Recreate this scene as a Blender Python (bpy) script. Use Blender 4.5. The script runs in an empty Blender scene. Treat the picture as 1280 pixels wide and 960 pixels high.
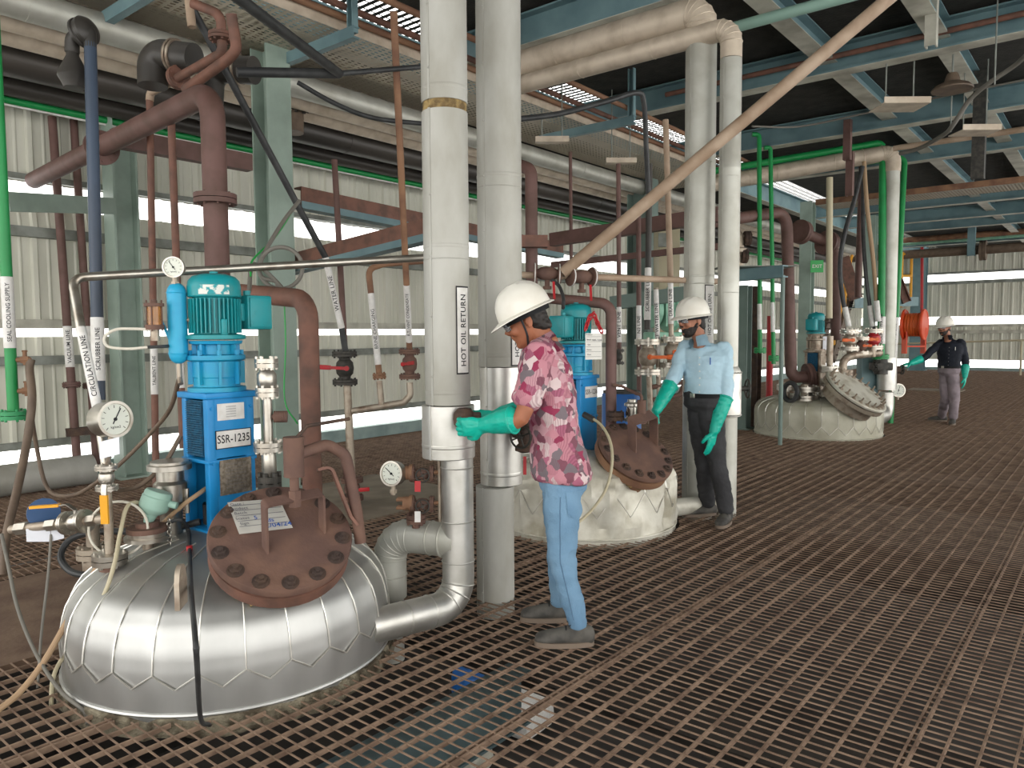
import bpy, bmesh, math, random
from mathutils import Vector, Matrix, noise
random.seed(7)
PI = math.pi
COL = bpy.context.scene.collection
SC = bpy.context.scene
V = Vector
# ------------------------------------------------------------------ camera (position and orientation measured from the photo)
F = 940.0
PITCH, ROLL, YAW, EYE = math.radians(3.75), math.radians(-.37), math.radians(39.1), 1.5
_fh = V((-math.sin(YAW), math.cos(YAW), 0)); _r = V((math.cos(YAW), math.sin(YAW), 0)); _z = V((0, 0, 1))
FW = math.cos(PITCH)*_fh - math.sin(PITCH)*_z
_u = _r.cross(FW)
RT = math.cos(ROLL)*_r + math.sin(ROLL)*_u
UP = math.cos(ROLL)*_u - math.sin(ROLL)*_r
CAM = V((0, 0, EYE))
def ray(px, py): return RT*((px-640)/F) - UP*((py-480)/F) + FW
def onz(px, py, z=0.0): d = ray(px, py); return CAM + d*((z-EYE)/d.z)      # where a sight line meets a level
def onx(px, py, x): d = ray(px, py); return CAM + d*(x/d.x)                 # ... a plane parallel to the left wall
def ony(px, py, y): d = ray(px, py); return CAM + d*(y/d.y)                 # ... a plane parallel to the back wall
def at(px, py, dep): return CAM + ray(px, py)*dep                           # ... a distance from the camera
def zat(xy, py):                                                            # height on a vertical line
    a = V((xy[0], xy[1], 0))-CAM
    k = (480-py)/F
    # (a+tz).UP = k*(a+tz).FW
    return (k*a.dot(FW)-a.dot(UP))/(UP.z-k*FW.z)
cd = bpy.data.cameras.new('camera'); cam = bpy.data.objects.new('camera', cd); COL.objects.link(cam)
cd.sensor_fit = 'HORIZONTAL'; cd.sensor_width = 36; cd.lens = 36*F/1280; cd.clip_start = .05; cd.clip_end = 300
m = Matrix((RT, UP, -FW)).transposed().to_4x4(); m.translation = CAM
cam.matrix_world = m
SC.camera = cam
TOCAM = -FW
# ------------------------------------------------------------------ materials
def lin(c):
    if isinstance(c, str):
        c = tuple(int(c[i:i+2], 16)/255 for i in (0, 2, 4))
        c = tuple(v/12.92 if v <= .04045 else ((v+.055)/1.055)**2.4 for v in c)
    return (*c, 1)
MATS = {}
def mat(name, col, rough=.6, metal=0., col2=None, scale=8., lo=.4, hi=.65, bump=0., bscale=40., spec=.4, stretch=None):
    """plain or two-tone (dirt / rust patches) surface"""
    m = bpy.data.materials.new(name); m.use_nodes = True
    nt = m.node_tree; b = nt.nodes['Principled BSDF']
    b.inputs['Roughness'].default_value = rough; b.inputs['Metallic'].default_value = metal
    b.inputs['Specular IOR Level'].default_value = spec
    b.inputs['Base Color'].default_value = lin(col)
    tc = nt.nodes.new('ShaderNodeTexCoord'); src = tc.outputs['Object']
    if stretch:
        mp = nt.nodes.new('ShaderNodeMapping'); mp.inputs['Scale'].default_value = stretch
        nt.links.new(src, mp.inputs[0]); src = mp.outputs[0]
    if col2:
        n = nt.nodes.new('ShaderNodeTexNoise'); n.inputs['Scale'].default_value = scale; n.inputs['Detail'].default_value = 6
        nt.links.new(src, n.inputs['Vector'])
        r = nt.nodes.new('ShaderNodeValToRGB'); r.color_ramp.elements[0].position = lo; r.color_ramp.elements[1].position = hi
        r.color_ramp.elements[0].color = lin(col); r.color_ramp.elements[1].color = lin(col2)
        nt.links.new(n.outputs['Fac'], r.inputs['Fac']); nt.links.new(r.outputs['Color'], b.inputs['Base Color'])
    if bump:
        n2 = nt.nodes.new('ShaderNodeTexNoise'); n2.inputs['Scale'].default_value = bscale; n2.inputs['Detail'].default_value = 4
        nt.links.new(src, n2.inputs['Vector'])
        bp = nt.nodes.new('ShaderNodeBump'); bp.inputs['Strength'].default_value = bump; bp.inputs['Distance'].default_value = .02
        nt.links.new(n2.outputs['Fac'], bp.inputs['Height']); nt.links.new(bp.outputs['Normal'], b.inputs['Normal'])
    MATS[name] = m
    return m
mat('sheet', 'd4d3c5', .55, .0, 'c6c6b7', 3., stretch=(1, 1, .3))
mat('girt', '8d918a', .6, 0, '6f726a', 5.)
mat('curb', '93a6a2', .6, 0, '7d918e', 4.)
mat('teal', '738f93', .5, 0, '5f7a80', 2.5, bump=.05)
mat('tealdark', '5c6e70', .5, 0, '4b5c5e', 2.5)
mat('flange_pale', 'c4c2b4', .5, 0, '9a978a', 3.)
mat('sage', '97a89c', .5, 0, '86978b', 3.)
mat('sagedark', '6b7d76', .5, 0, '788a82', 3.)
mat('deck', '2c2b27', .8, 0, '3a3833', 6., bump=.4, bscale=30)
mat('grate', '8c7562', .75, .0, '6b5647', 9.)
mat('plate', '75604f', .8, .0, '5c4639', 4., bump=.15)
mat('concrete', '8d8272', .9, 0, '756b5c', 3., bump=.1)
mat('under', '2a2622', .9, 0, '3a352f', 1.2)  # shade of the storey below is put into this dark colour
mat('rust', '5f4840', .8, .0, '6f5447', 7., bump=.25, bscale=30)
mat('rustdark', '413530', .85, .0, '574438', 10., bump=.35, bscale=40)
mat('oxide', '6b4f49', .6, 0, '5b433b', 6., bump=.06)
mat('oxide2', '7a5547', .65, 0, '5f463c', 8., bump=.1)
mat('rustorange', '8d6a50', .75, .0, '6d4d3d', 5., bump=.1, stretch=(1, .3, 1))
mat('tanpipe', 'ac9782', .6, .0, '937c66', 5., bump=.1)
mat('alu', 'bcbcb9', .42, .92, 'a2a29f', 3., .35, .7, bump=.05, bscale=7, stretch=(1, 1, .4))
mat('aluband', 'd0cec8', .44, .9, 'bab8b0', 6., bump=.03)
mat('aludull', 'bcbcb3', .5, .45, 'a9a79c', 4., bump=.06, bscale=10)
mat('alugrey', 'b1b0a9', .6, .25, '9c9a90', 4., bump=.06, stretch=(1, 1, .5))
mat('aluworn', 'd2cfc2', .5, .3, 'a8a290', 5., .45, .7, bump=.2, bscale=14)
mat('aluwhite', 'bdbbaa', .6, .1, 'a39f8c', 3., bump=.12, bscale=8)
mat('alubeige', 'cdbfac', .5, .2, 'b5a693', 6., bump=.05)
mat('seam', 'e2e0d8', .3, .8)
mat('seamdark', '8b887c', .5, .4)
mat('steel', 'b5b0a6', .33, .9, '8d8274', 9., .5, .75)
mat('steeldirty', 'a89c8c', .5, .5, '7d6a5a', 12., .45, .7)
mat('castblack', '33332f', .6, .2, '4a4640', 20., bump=.1)
mat('teal_paint', '158b91', .4, 0, '2f7f80', 14., .5, .8)
mat('cyan_paint', '2ba3c8', .42, 0, '1f93c0', 10., .4, .8)
mat('blue_paint', '1684c2', .42, 0, '1179b2', 6., .4, .8)
mat('bluetop_paint', '1889b6', .42, 0, '1c93b0', 6.)
mat('worn_white', 'd5d8d0', .7, 0, '2f9298', 30., .48, .55)
mat('meshdark', '195c7d', .6, 0, '123f58', 60.)
mat('nameplate', '8c8274', .45, .5, '6d6356', 60., .4, .6)
mat('white_tape', 'dedcd8', .55, 0, 'cfccc6', 20.)
mat('paper', 'dfddd6', .7)
mat('ink', '1b1b1d', .6)
mat('ink_blue', '3a5fa8', .6)
mat('ink_grey', '77777a', .6)
mat('red_paint', 'b4242b', .45, 0, '9a2a2a', 12.)
mat('orange_paint', 'd2622a', .5)
mat('reel_orange', 'e2532c', .45)
mat('yellow_paint', 'd99a1e', .45)
mat('green_paint', '1c8a48', .4, 0, '188041', 5.)
mat('greenflange', '2c8a55', .45)
mat('mint_paint', '8fbfa6', .5, 0, '77a890', 9.)
mat('mint_cast', '8fb0a2', .5)
mat('rubber', '2e2f30', .5, 0, '414242', 9.)
mat('rubberblue', '3d4a5c', .4, 0, '2d343e', 5., stretch=(1, 1, .2))
mat('hose_brown', '6d5d4e', .6, 0, '5b4c40', 8.)
mat('hose_tan', 'a58a6c', .6)
mat('hose_cream', 'b5ac90', .5)
mat('cable_white', 'c9c4b6', .5)
mat('cable_grey', '6d6a62', .6)
mat('blackpipe', '33312e', .42, .1, '4a4540', 2., bump=.05, stretch=(1, .2, 1))
mat('wool', 'a8905f', .95, 0, '6d5a3c', 18., .4, .6, bump=1., bscale=50)
mat('woolgrey', '857d6a', .95, 0, '4c4335', 14., .4, .6, bump=1., bscale=40)
mat('dial', 'd5d8cc', .4)
mat('blueplastic', '2d4f7a', .5)
mat('bluedrum', '2160a6', .45)
mat('exit_green', '27a04a', .4)
mat('plastic_bag', 'd4d6dc', .25, .1)
# glass
g = mat('glass', 'e8e4da', .05, 0, spec=.5); g.node_tree.nodes['Principled BSDF'].inputs['Transmission Weight'].default_value = .9
g = mat('amber_glass', 'c98a4a', .08, 0, spec=.5); g.node_tree.nodes['Principled BSDF'].inputs['Transmission Weight'].default_value = .6
g = mat('lens_clear', 'd9dde0', .05, 0, spec=.6); g.node_tree.nodes['Principled BSDF'].inputs['Transmission Weight'].default_value = .75
# perforated tray sheet: real holes (transparent) in a regular pattern
def perforated(name, col, pitch, ratio):
    m = mat(name, col, .5, .2); nt = m.node_tree; b = nt.nodes['Principled BSDF']; out = nt.nodes['Material Output']
    tc = nt.nodes.new('ShaderNodeTexCoord'); sp = nt.nodes.new('ShaderNodeSeparateXYZ'); nt.links.new(tc.outputs['Object'], sp.inputs[0])
    def band(sock, p, w):
        a = nt.nodes.new('ShaderNodeMath'); a.operation = 'DIVIDE'; nt.links.new(sock, a.inputs[0]); a.inputs[1].default_value = p
        f = nt.nodes.new('ShaderNodeMath'); f.operation = 'FRACT'; nt.links.new(a.outputs[0], f.inputs[0])
        g = nt.nodes.new('ShaderNodeMath'); g.operation = 'LESS_THAN'; nt.links.new(f.outputs[0], g.inputs[0]); g.inputs[1].default_value = w
        return g.outputs[0]
    mu = nt.nodes.new('ShaderNodeMath'); mu.operation = 'MULTIPLY'
    nt.links.new(band(sp.outputs[0], pitch, ratio), mu.inputs[0]); nt.links.new(band(sp.outputs[1], pitch*1.6, .6), mu.inputs[1])
    tr = nt.nodes.new('ShaderNodeBsdfTransparent'); mx = nt.nodes.new('ShaderNodeMixShader')
    nt.links.new(mu.outputs[0], mx.inputs[0]); nt.links.new(b.outputs[0], mx.inputs[1]); nt.links.new(tr.outputs[0], mx.inputs[2])
    nt.links.new(mx.outputs[0], out.inputs[0])
perforated('perf', 'bdb3a0', .05, .55)
# ------------------------------------------------------------------ mesh building
def frame(d):
    d = V(d).normalized()
    a = V((0, 0, 1)) if abs(d.z) < .9 else V((1, 0, 0))
    x = a.cross(d).normalized(); y = d.cross(x)
    return Matrix((x, y, d)).transposed()
def nb(): return bmesh.new()
def ring(bm, c, M, rx, ry, seg, ph=0): return [bm.verts.new(c + M @ V((rx*math.cos(ph+2*PI*i/seg), ry*math.sin(ph+2*PI*i/seg), 0))) for i in range(seg)]
def bridge(bm, a, b):
    n = len(a)
    for i in range(n): bm.faces.new((a[i], a[(i+1) % n], b[(i+1) % n], b[i]))
def cap(bm, a, flip=False):
    try: bm.faces.new(a[::-1] if flip else a)
    except ValueError: pass
def cyl(bm, p0, p1, r0, r1=None, seg=16):
    p0, p1 = V(p0), V(p1); r1 = r0 if r1 is None else r1; M = frame(p1-p0)
    a = ring(bm, p0, M, r0, r0, seg); b = ring(bm, p1, M, r1, r1, seg)
    bridge(bm, a, b); cap(bm, a, True); cap(bm, b); return bm
def lathe(bm, prof, o, d, seg=24, close=True):
    """prof: list of (radius, height along d)"""
    o, M = V(o), frame(d); dd = V(d).normalized(); prev = None
    for k, (r, h) in enumerate(prof):
        cur = ring(bm, o+dd*h, M, max(r, 1e-4), max(r, 1e-4), seg)
        if prev: bridge(bm, prev, cur)
        elif close: cap(bm, cur, True)
        prev = cur
    if close: cap(bm, prev)
    return bm
def fillet(pts, R, n=6):
    pts = [V(p) for p in pts]; out = [pts[0]]
    for i in range(1, len(pts)-1):
        a, b, c = pts[i-1], pts[i], pts[i+1]
        u = (a-b); v = (c-b); lu, lv = u.length, v.length; u.normalize(); v.normalize()
        ang = u.angle(v, PI)
        if ang > PI-.02: out.append(b); continue
        t = min(R/math.tan(ang/2), lu*.49, lv*.49); rr = t*math.tan(ang/2)
        ctr = b + (u+v).normalized()*(rr/math.sin(ang/2))
        s = b+u*t; e = b+v*t; q0 = s-ctr; q1 = e-ctr
        tot = q0.angle(q1, 0); ax = q0.cross(q1).normalized()
        for k in range(n+1): out.append(ctr + Matrix.Rotation(tot*k/n, 3, ax) @ q0)
    out.append(pts[-1]); return out
def spline(pts, n=8):
    pts = [V(p) for p in pts]; P = [pts[0]*2-pts[1]]+pts+[pts[-1]*2-pts[-2]]; out = []
    for i in range(1, len(P)-2):
        a, b, c, d = P[i-1:i+3]
        for k in range(n):
            t = k/n
            out.append(.5*((2*b)+(c-a)*t+(2*a-5*b+4*c-d)*t*t+(3*b-a-3*c+d)*t**3))
    out.append(pts[-1]); return out
def sweep(bm, pts, r, seg=10, caps=True):
    """tube along points; r a number or a list"""
    pts = [V(p) for p in pts]; n = len(pts); rs = r if isinstance(r, (list, tuple)) else [r]*n
    t0 = (pts[1]-pts[0]).normalized(); M = frame(t0); prev = None
    for i, p in enumerate(pts):
        t = (pts[min(i+1, n-1)]-pts[max(i-1, 0)])
        if t.length < 1e-9: continue
        t.normalize()
        q = t0.rotation_difference(t); M = q.to_matrix() @ M; t0 = t
        k = 1.
        if 0 < i < n-1:
            a = (pts[i]-pts[i-1]).normalized().dot(t)
            k = 1/max(a, .7)
        cur = ring(bm, p, M, rs[i]*k, rs[i]*k, seg)
        if prev: bridge(bm, prev, cur)
        elif caps: cap(bm, cur, True)
        prev = cur
    if caps: cap(bm, prev)
    return bm
def pipe(bm, pts, r, R=None, seg=14): return sweep(bm, fillet(pts, R or r*2.2), r, seg)
def box(bm, c, s, M=None, bev=0):
    c = V(c); M = M or Matrix.Identity(3)
    vs = [bm.verts.new(c + M @ V((sx*s[0]/2, sy*s[1]/2, sz*s[2]/2))) for sx in (-1, 1) for sy in (-1, 1) for sz in (-1, 1)]
    fs = [bm.faces.new([vs[i] for i in f]) for f in ((0, 1, 3, 2), (4, 6, 7, 5), (0, 4, 5, 1), (2, 3, 7, 6), (0, 2, 6, 4), (1, 5, 7, 3))]
    if bev:
        es = list({e for f in fs for e in f.edges})
        bmesh.ops.bevel(bm, geom=es, offset=bev, segments=2, affect='EDGES', profile=.5)
    return bm
def beam(bm, p0, p1, w, h, t=.012, kind='I', up=(0, 0, 1)):
    """rolled section between two points; h along up"""
    p0, p1 = V(p0), V(p1); d = (p1-p0); L = d.length; d.normalize(); up = V(up); up = (up-d*up.dot(d)).normalized(); s = d.cross(up)
    M = Matrix((s, up, d)).transposed(); c = (p0+p1)/2
    if kind == 'box': return box(bm, c, (w, h, L), M)
    ft = t*1.3
    box(bm, c+up*(h/2-ft/2), (w, ft, L), M); box(bm, c-up*(h/2-ft/2), (w, ft, L), M)
    off = s*(w/2-t/2) if kind == 'C' else V((0, 0, 0))
    box(bm, c+off, (t, h-2*ft, L), M)
    return bm
def sph(bm, c, r, seg=16, M=None):
    c = V(c); M = M or Matrix.Identity(3); r = r if isinstance(r, (tuple, list)) else (r, r, r); prev = None; n = max(6, seg//2)
    for k in range(n+1):
        th = PI*k/n; cur = [bm.verts.new(c + M @ V((r[0]*max(math.sin(th), 1e-3)*math.cos(2*PI*i/seg), r[1]*max(math.sin(th), 1e-3)*math.sin(2*PI*i/seg), -r[2]*math.cos(th)))) for i in range(seg)]
        if prev: bridge(bm, prev, cur)
        else: cap(bm, cur, True)
        prev = cur
    cap(bm, prev); return bm
def torus(bm, c, axis, R, r, seg=24, s2=8):
    M = frame(axis); c = V(c); rs = []
    for i in range(seg):
        a = 2*PI*i/seg; e = M @ V((math.cos(a), math.sin(a), 0)); zz = M @ V((0, 0, 1))
        rs.append([bm.verts.new(c + e*(R+r*math.cos(2*PI*k/s2)) + zz*r*math.sin(2*PI*k/s2)) for k in range(s2)])
    for i in range(seg): bridge(bm, rs[i], rs[(i+1) % seg])
    return bm
def prism(bm, poly, o, M, t):
    """2D polygon extruded by t along M's third axis"""
    o = V(o); a = [bm.verts.new(o + M @ V((x, y, 0))) for x, y in poly]; b = [bm.verts.new(o + M @ V((x, y, t))) for x, y in poly]
    cap(bm, a, True); cap(bm, b); bridge(bm, a, b); return bm
def flange(bm, c, d, r, t=.02, n=8, pair=True, br=.008):
    """bolted flange (pair) centred at c"""
    c, d = V(c), V(d).normalized(); M = frame(d)
    if pair:
        cyl(bm, c-d*t*1.08, c-d*.08*t, r, seg=24); cyl(bm, c+d*.08*t, c+d*t*1.08, r, seg=24)
    else: cyl(bm, c-d*t/2, c+d*t/2, r, seg=24)
    h = (t*1.08 if pair else t/2)+br*1.4
    for i in range(n):
        a = 2*PI*(i+.5)/n; o = c + M @ V((r*.8*math.cos(a), r*.8*math.sin(a), 0))
        cyl(bm, o-d*h, o+d*h, br, seg=6)
    return bm
def wheel(bm, c, axis, R, r, ns=4):
    """handwheel"""
    torus(bm, c, axis, R, r); M = frame(axis); c = V(c); ax = V(axis).normalized()
    for i in range(ns):
        a = 2*PI*i/ns+.4; cyl(bm, c, c + M @ V((R*math.cos(a), R*math.sin(a), 0)), r*.8, seg=6)
    cyl(bm, c-ax*r*2, c+ax*r*2, r*2, seg=10)
    return bm
# ------------------------------------------------------------------ objects
def finish(name, bm, m, smooth=35):
    bmesh.ops.recalc_face_normals(bm, faces=bm.faces[:])
    if smooth:
        for f in bm.faces: f.smooth = True
        ca = math.cos(math.radians(smooth))
        for e in bm.edges:
            if len(e.link_faces) == 2 and e.link_faces[0].normal.dot(e.link_faces[1].normal) < ca: e.smooth = False
    me = bpy.data.meshes.new(name); bm.to_mesh(me); bm.free()
    if m is not None: me.materials.append(MATS[m] if isinstance(m, str) else m)
    o = bpy.data.objects.new(name, me); COL.objects.link(o); return o
def wloc(o):
    p = V(o.location)
    while o.parent: o = o.parent; p = p + V(o.location)
    return p
def obj(name, bm, m, parent=None, smooth=35, base=None, label=None):
    """mesh in place coordinates; a child sits under its thing, a top-level one gets its origin at its foot"""
    bm.verts.ensure_lookup_table()
    if base is None:
        xs = [v.co.x for v in bm.verts]; ys = [v.co.y for v in bm.verts]; zs = [v.co.z for v in bm.verts]
        base = V(((min(xs)+max(xs))/2, (min(ys)+max(ys))/2, min(zs)))
    bmesh.ops.translate(bm, verts=bm.verts[:], vec=-V(base))
    o = finish(name, bm, m, smooth)
    o.location = V(base) - (wloc(parent) if parent else V((0, 0, 0)))
    if parent: o.parent = parent
    if label: o['label'] = label
    return o
def tag(o, label, cat, group=None):
    o['label'] = label; o['category'] = cat
    if group: o['group'] = group
    return o
def thing(name, label, cat, loc, group=None):
    o = bpy.data.objects.new(name, None); COL.objects.link(o); o.location = V(loc); o.empty_display_size = .1
    return tag(o, label, cat, group)
def struct(name, bm, m, smooth=35, parent=None):
    o = obj(name, bm, m, parent, smooth)
    if not parent: o['kind'] = 'structure'
    return o
def mesh_text(s, size, align='CENTER', sx=1.):
    cu = bpy.data.curves.new('t', 'FONT'); cu.body = s; cu.size = size; cu.align_x = align; cu.align_y = 'CENTER'; cu.resolution_u = 3
    cu.space_character = 1.05; cu.offset = size*.012
    to = bpy.data.objects.new('t', cu); COL.objects.link(to)
    bpy.context.view_layer.update()
    dg = bpy.context.evaluated_depsgraph_get(); me = bpy.data.meshes.new_from_object(to.evaluated_get(dg))
    vs = [V((v.co.x*sx, v.co.y, 0)) for v in me.vertices]; fs = [tuple(p.vertices) for p in me.polygons]
    bpy.data.objects.remove(to); bpy.data.meshes.remove(me); bpy.data.curves.remove(cu)
    return vs, fs
def text_flat(bm, s, size, o, X, Yv, sx=1., align='CENTER'):
    """lettering on a flat face: o centre, X reading direction, Yv up"""
    vs, fs = mesh_text(s, size, align, sx); X, Yv, o = V(X).normalized(), V(Yv).normalized(), V(o)
    vv = [bm.verts.new(o + X*v.x + Yv*v.y) for v in vs]
    for f in fs:
        try: bm.faces.new([vv[i] for i in f])
        except ValueError: pass
    return bm
def text_round(bm, s, size, p0, axis, r, facing, sx=1.):
    """lettering along a pipe: p0 centre point on the axis, axis reading direction, letters' middle faces 'facing'"""
    vs, fs = mesh_text(s, size, sx=sx); tb = nb(); tv = [tb.verts.new(v) for v in vs]
    for f in fs:
        try: tb.faces.new([tv[i] for i in f])
        except ValueError: pass
    bmesh.ops.triangulate(tb, faces=tb.faces[:])
    for _ in range(4):
        es = [e for e in tb.edges if abs(e.verts[0].co.y-e.verts[1].co.y) > r*.22]
        if not es: break
        bmesh.ops.subdivide_edges(tb, edges=es, cuts=1); bmesh.ops.triangulate(tb, faces=[f for f in tb.faces if len(f.verts) > 3])
    tb.verts.index_update(); vs = [v.co.copy() for v in tb.verts]; fs = [tuple(v.index for v in f.verts) for f in tb.faces]; tb.free()
    a = V(axis).normalized(); n = V(facing); n = (n-a*n.dot(a)).normalized(); upv = n.cross(a)
    p0 = V(p0); vv = []
    for v in vs:
        th = v.y/r
        vv.append(bm.verts.new(p0 + a*v.x + (n*math.cos(th)+upv*math.sin(th))*r))
    for f in fs:
        try: bm.faces.new([vv[i] for i in f])
        except ValueError: pass
    return bm
def one_pipe(name, label, pts, r, m, R=None, seg=14, cat='pipe', group=None, flanges=(), fm=None, sleeves=(), smooth=35, curve=False):
    """a pipe run with its flanges and its white marking sleeves. sleeves: (p0, p1, text, letter size, facing)"""
    pts = [V(p) for p in pts]; low = min(pts, key=lambda p: p.z)
    bm = nb()
    if curve: sweep(bm, spline(pts), r, seg)
    else: pipe(bm, pts, r, R, seg)
    if not flanges and not sleeves:
        return tag(obj(name, bm, m, None, smooth), label, cat, group)
    t = thing(name, label, cat, low, group)
    obj('pipe_run', bm, m, t, smooth)
    for c, d, fr, ft in flanges:
        fb = nb(); flange(fb, c, d, fr, ft); obj('flange', fb, fm or m, t)
    for s in sleeves:
        p0, p1, txt, size = s[:4]; p0, p1 = V(p0), V(p1)
        sb = nb(); cyl(sb, p0, p1, r*1.06, seg=18); so = obj('marking_sleeve', sb, 'white_tape', t, label='white sleeve with black lettering')
        if txt:
            fc = s[4] if len(s) > 4 else (CAM-(p0+p1)/2)
            tb = nb(); text_round(tb, txt, size, (p0+p1)/2, p1-p0, r*1.075+.0008, fc, s[5] if len(s) > 5 else 1.); obj('lettering', tb, 'ink', so, None)
    return t
def gauge(label, c, face, r, mount=None, group=None, depth=.045, needle=.8):
    """round dial pressure gauge; face = direction it looks"""
    c, f = V(c), V(face).normalized()
    t = thing('pressure_gauge', label, 'gauge', c-V((0, 0, r)), group)
    b = nb(); lathe(b, [(r*.93, -depth), (r, -depth*.85), (r, .004), (r*1.06, .006), (r*1.06, .012), (r*.9, .012), (r*.88, .004), (.001, .004)], c, f, 32); obj('case', b, 'steel', t)
    d = nb(); cyl(d, c+f*.0042, c+f*.0055, r*.88, seg=32); dd = obj('dial', d, 'dial', t)
    side = V((0, 0, 1)).cross(f).normalized(); up = f.cross(side)
    k = nb()
    for i in range(11):
        a = -.75*PI+1.5*PI*i/10; e = side*math.sin(a)+up*math.cos(a); q = side*math.cos(a)-up*math.sin(a)
        box(k, c+f*.0062+e*r*.72, (r*.03, r*.16, .001), Matrix((q, e, f)).transposed())
    text_flat(k, 'kg/cm2', r*.2, c+f*.0062-up*r*.45, side, up)
    obj('scale_marks', k, 'ink', dd, None)
    n = nb(); a = needle; e = side*math.sin(a)+up*math.cos(a); q = side*math.cos(a)-up*math.sin(a)
    box(n, c+f*.008+e*r*.2, (r*.06, r*1.0, .001), Matrix((q, e, f)).transposed()); cyl(n, c+f*.006, c+f*.011, r*.1, seg=10); obj('needle', n, 'ink', t)
    s = nb(); cyl(s, c-f*depth*.4-up*r, c-f*depth*.4-up*(r+.05), .012, seg=10); cyl(s, c-f*depth*.4-up*(r+.02), c-f*depth*.4-up*(r+.04), .02, seg=6)
    if mount is not None: pipe(s, [c-f*depth*.4-up*(r+.05), V(mount)], .009)
    obj('stem', s, 'steeldirty', t)
    return t
# ------------------------------------------------------------------ the building
XW, YB = -8.62, 34.0            # left wall, back wall
YF, XR, ZD = -3.0, 5.0, 4.74    # open front, open right side, underside of the upper deck
VESS = [((-3.33, 1.94), .74), ((-3.35, 5.07), .715), ((-3.55, 11.66), .90)]
def corr(bm, a, b, z0, z1, n, t0=0., t1=0., pitch=.26, dep=.032):
    """ribbed sheet from a to b (xy), n = inward normal, t0/t1 = stand-off at bottom/top"""
    a, b, n = V((*a, 0)), V((*b, 0)), V((*n, 0)); d = b-a; L = d.length; d.normalize(); k = int(L/pitch); lo = []; hi = []
    for i in range(k):
        s = i*pitch
        for ds, o in ((0, 0), (.06, 0), (.075, .012), (.085, .012), (.10, 0), (.17, 0), (.185, dep), (.225, dep), (.245, 0)):
            p = a+d*(s+ds)
            lo.append(bm.verts.new(p+n*(o+t0)+V((0, 0, z0)))); hi.append(bm.verts.new(p+n*(o+t1)+V((0, 0, z1))))
    for i in range(len(lo)-1): bm.faces.new((lo[i], lo[i+1], hi[i+1], hi[i]))
b = nb()
for z0, z1, t0, t1 in ((.37, 1.51, 0, 0), (1.62, 2.56, 0, 0), (2.56, 2.82, .05, 0), (3.06, 5.0, 0, 0)):
    corr(b, (XW, YF), (XW, YB), z0, z1, (1, 0), t0, t1)
struct('wall_left', b, 'sheet')
b = nb()
for z0, z1 in ((.41, 1.74), (2.1, 3.46), (3.78, 7.5)): corr(b, (XW, YB), (XR, YB), z0, z1, (0, -1), pitch=.3, dep=.04)
struct('wall_back', b, 'sheet')
b = nb(); box(b, (XW-.02, (YF+YB)/2, .085), (.16, YB-YF, .17)); struct('baseboard_left', b, 'curb')
b = nb(); box(b, ((XW+XR)/2, YB, .03), (XR-XW, .16, .16)); struct('baseboard_back', b, 'curb')
k = 0
for z, w, h, mm in ((2.56, .09, .10, 'girt'), (1.64, .1, .09, 'flange_pale'), (1.27, .07, .09, 'girt'), (3.1, .06, .06, 'girt'), (.42, .06, .07, 'girt')):
    k += 1; b = nb(); beam(b, (XW+.06, YF, z), (XW+.06, YB, z), w, h, .012, 'C'); struct('trim_%d' % k, b, mm)
for z, h, mm in ((1.74, .1, 'flange_pale'), (3.42, .12, 'girt'), (1.5, .12, 'flange_pale'), (3.8, .08, 'girt')):
    k += 1; b = nb(); box(b, ((XW+XR)/2, YB-.09, z), (XR-XW, .1, h)); struct('trim_%d' % k, b, mm)
# ------------------------------------------------------------------ grating floor with openings for vessels and plates
PLATES = [(-5.35, -3.95, -.4, 2.25), (-6.3, -4.75, 3.75, 5.35)]
def cuts_x(x, y0, y1):
    cs = []
    for (cx, cy), R in VESS:
        r = R+.03
        if abs(x-cx) < r: h = math.sqrt(r*r-(x-cx)**2); cs.append((cy-h, cy+h))
    for a, b_, c, d in PLATES:
        if a < x < b_: cs.append((c, d))
    return spans(y0, y1, cs)
def cuts_y(y, x0, x1):
    cs = []
    for (cx, cy), R in VESS:
        r = R+.03
        if abs(y-cy) < r: h = math.sqrt(r*r-(y-cy)**2); cs.append((cx-h, cx+h))
    for a, b_, c, d in PLATES:
        if c < y < d: cs.append((a, b_))
    return spans(x0, x1, cs)
def spans(a, b_, cs):
    out = []; p = a
    for c, d in sorted(cs):
        if c > p: out.append((p, c))
        p = max(p, d)
    if p < b_: out.append((p, b_))
    return out
b = nb(); x = XW+.08; i = 0
xs = [-.55+.1035*k for k in range(-78, 25)]
for k, x in enumerate(xs):
    dbl = (k-78) % 12 == 0
    for y0, y1 in cuts_x(x, -1, YB-.1):
        if dbl:
            box(b, (x-.012, (y0+y1)/2, -.012), (.008, y1-y0, .024)); box(b, (x+.012, (y0+y1)/2, -.012), (.008, y1-y0, .024))
        else: box(b, (x, (y0+y1)/2, -.009), (.0075, y1-y0, .018))
y = -1.
while y < YB-.1:
    seam = min(abs((y-3.43) % 5.22), 5.22-abs((y-3.43) % 5.22)) < .026
    for x0, x1 in cuts_y(y, XW+.08, 2.0): box(b, ((x0+x1)/2, y, -.0035), (x1-x0, 0.012 if seam else .006, .005))
    y += .0515
struct('floor', b, 'grate', 0)
for n_, (a, c, d, e) in enumerate(PLATES):
    b = nb(); box(b, ((a+c)/2, (d+e)/2, -.02), (c-a, e-d, .03)); struct('floor_plate_%d' % (n_+1), b, ('plate', 'concrete')[n_])
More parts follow.
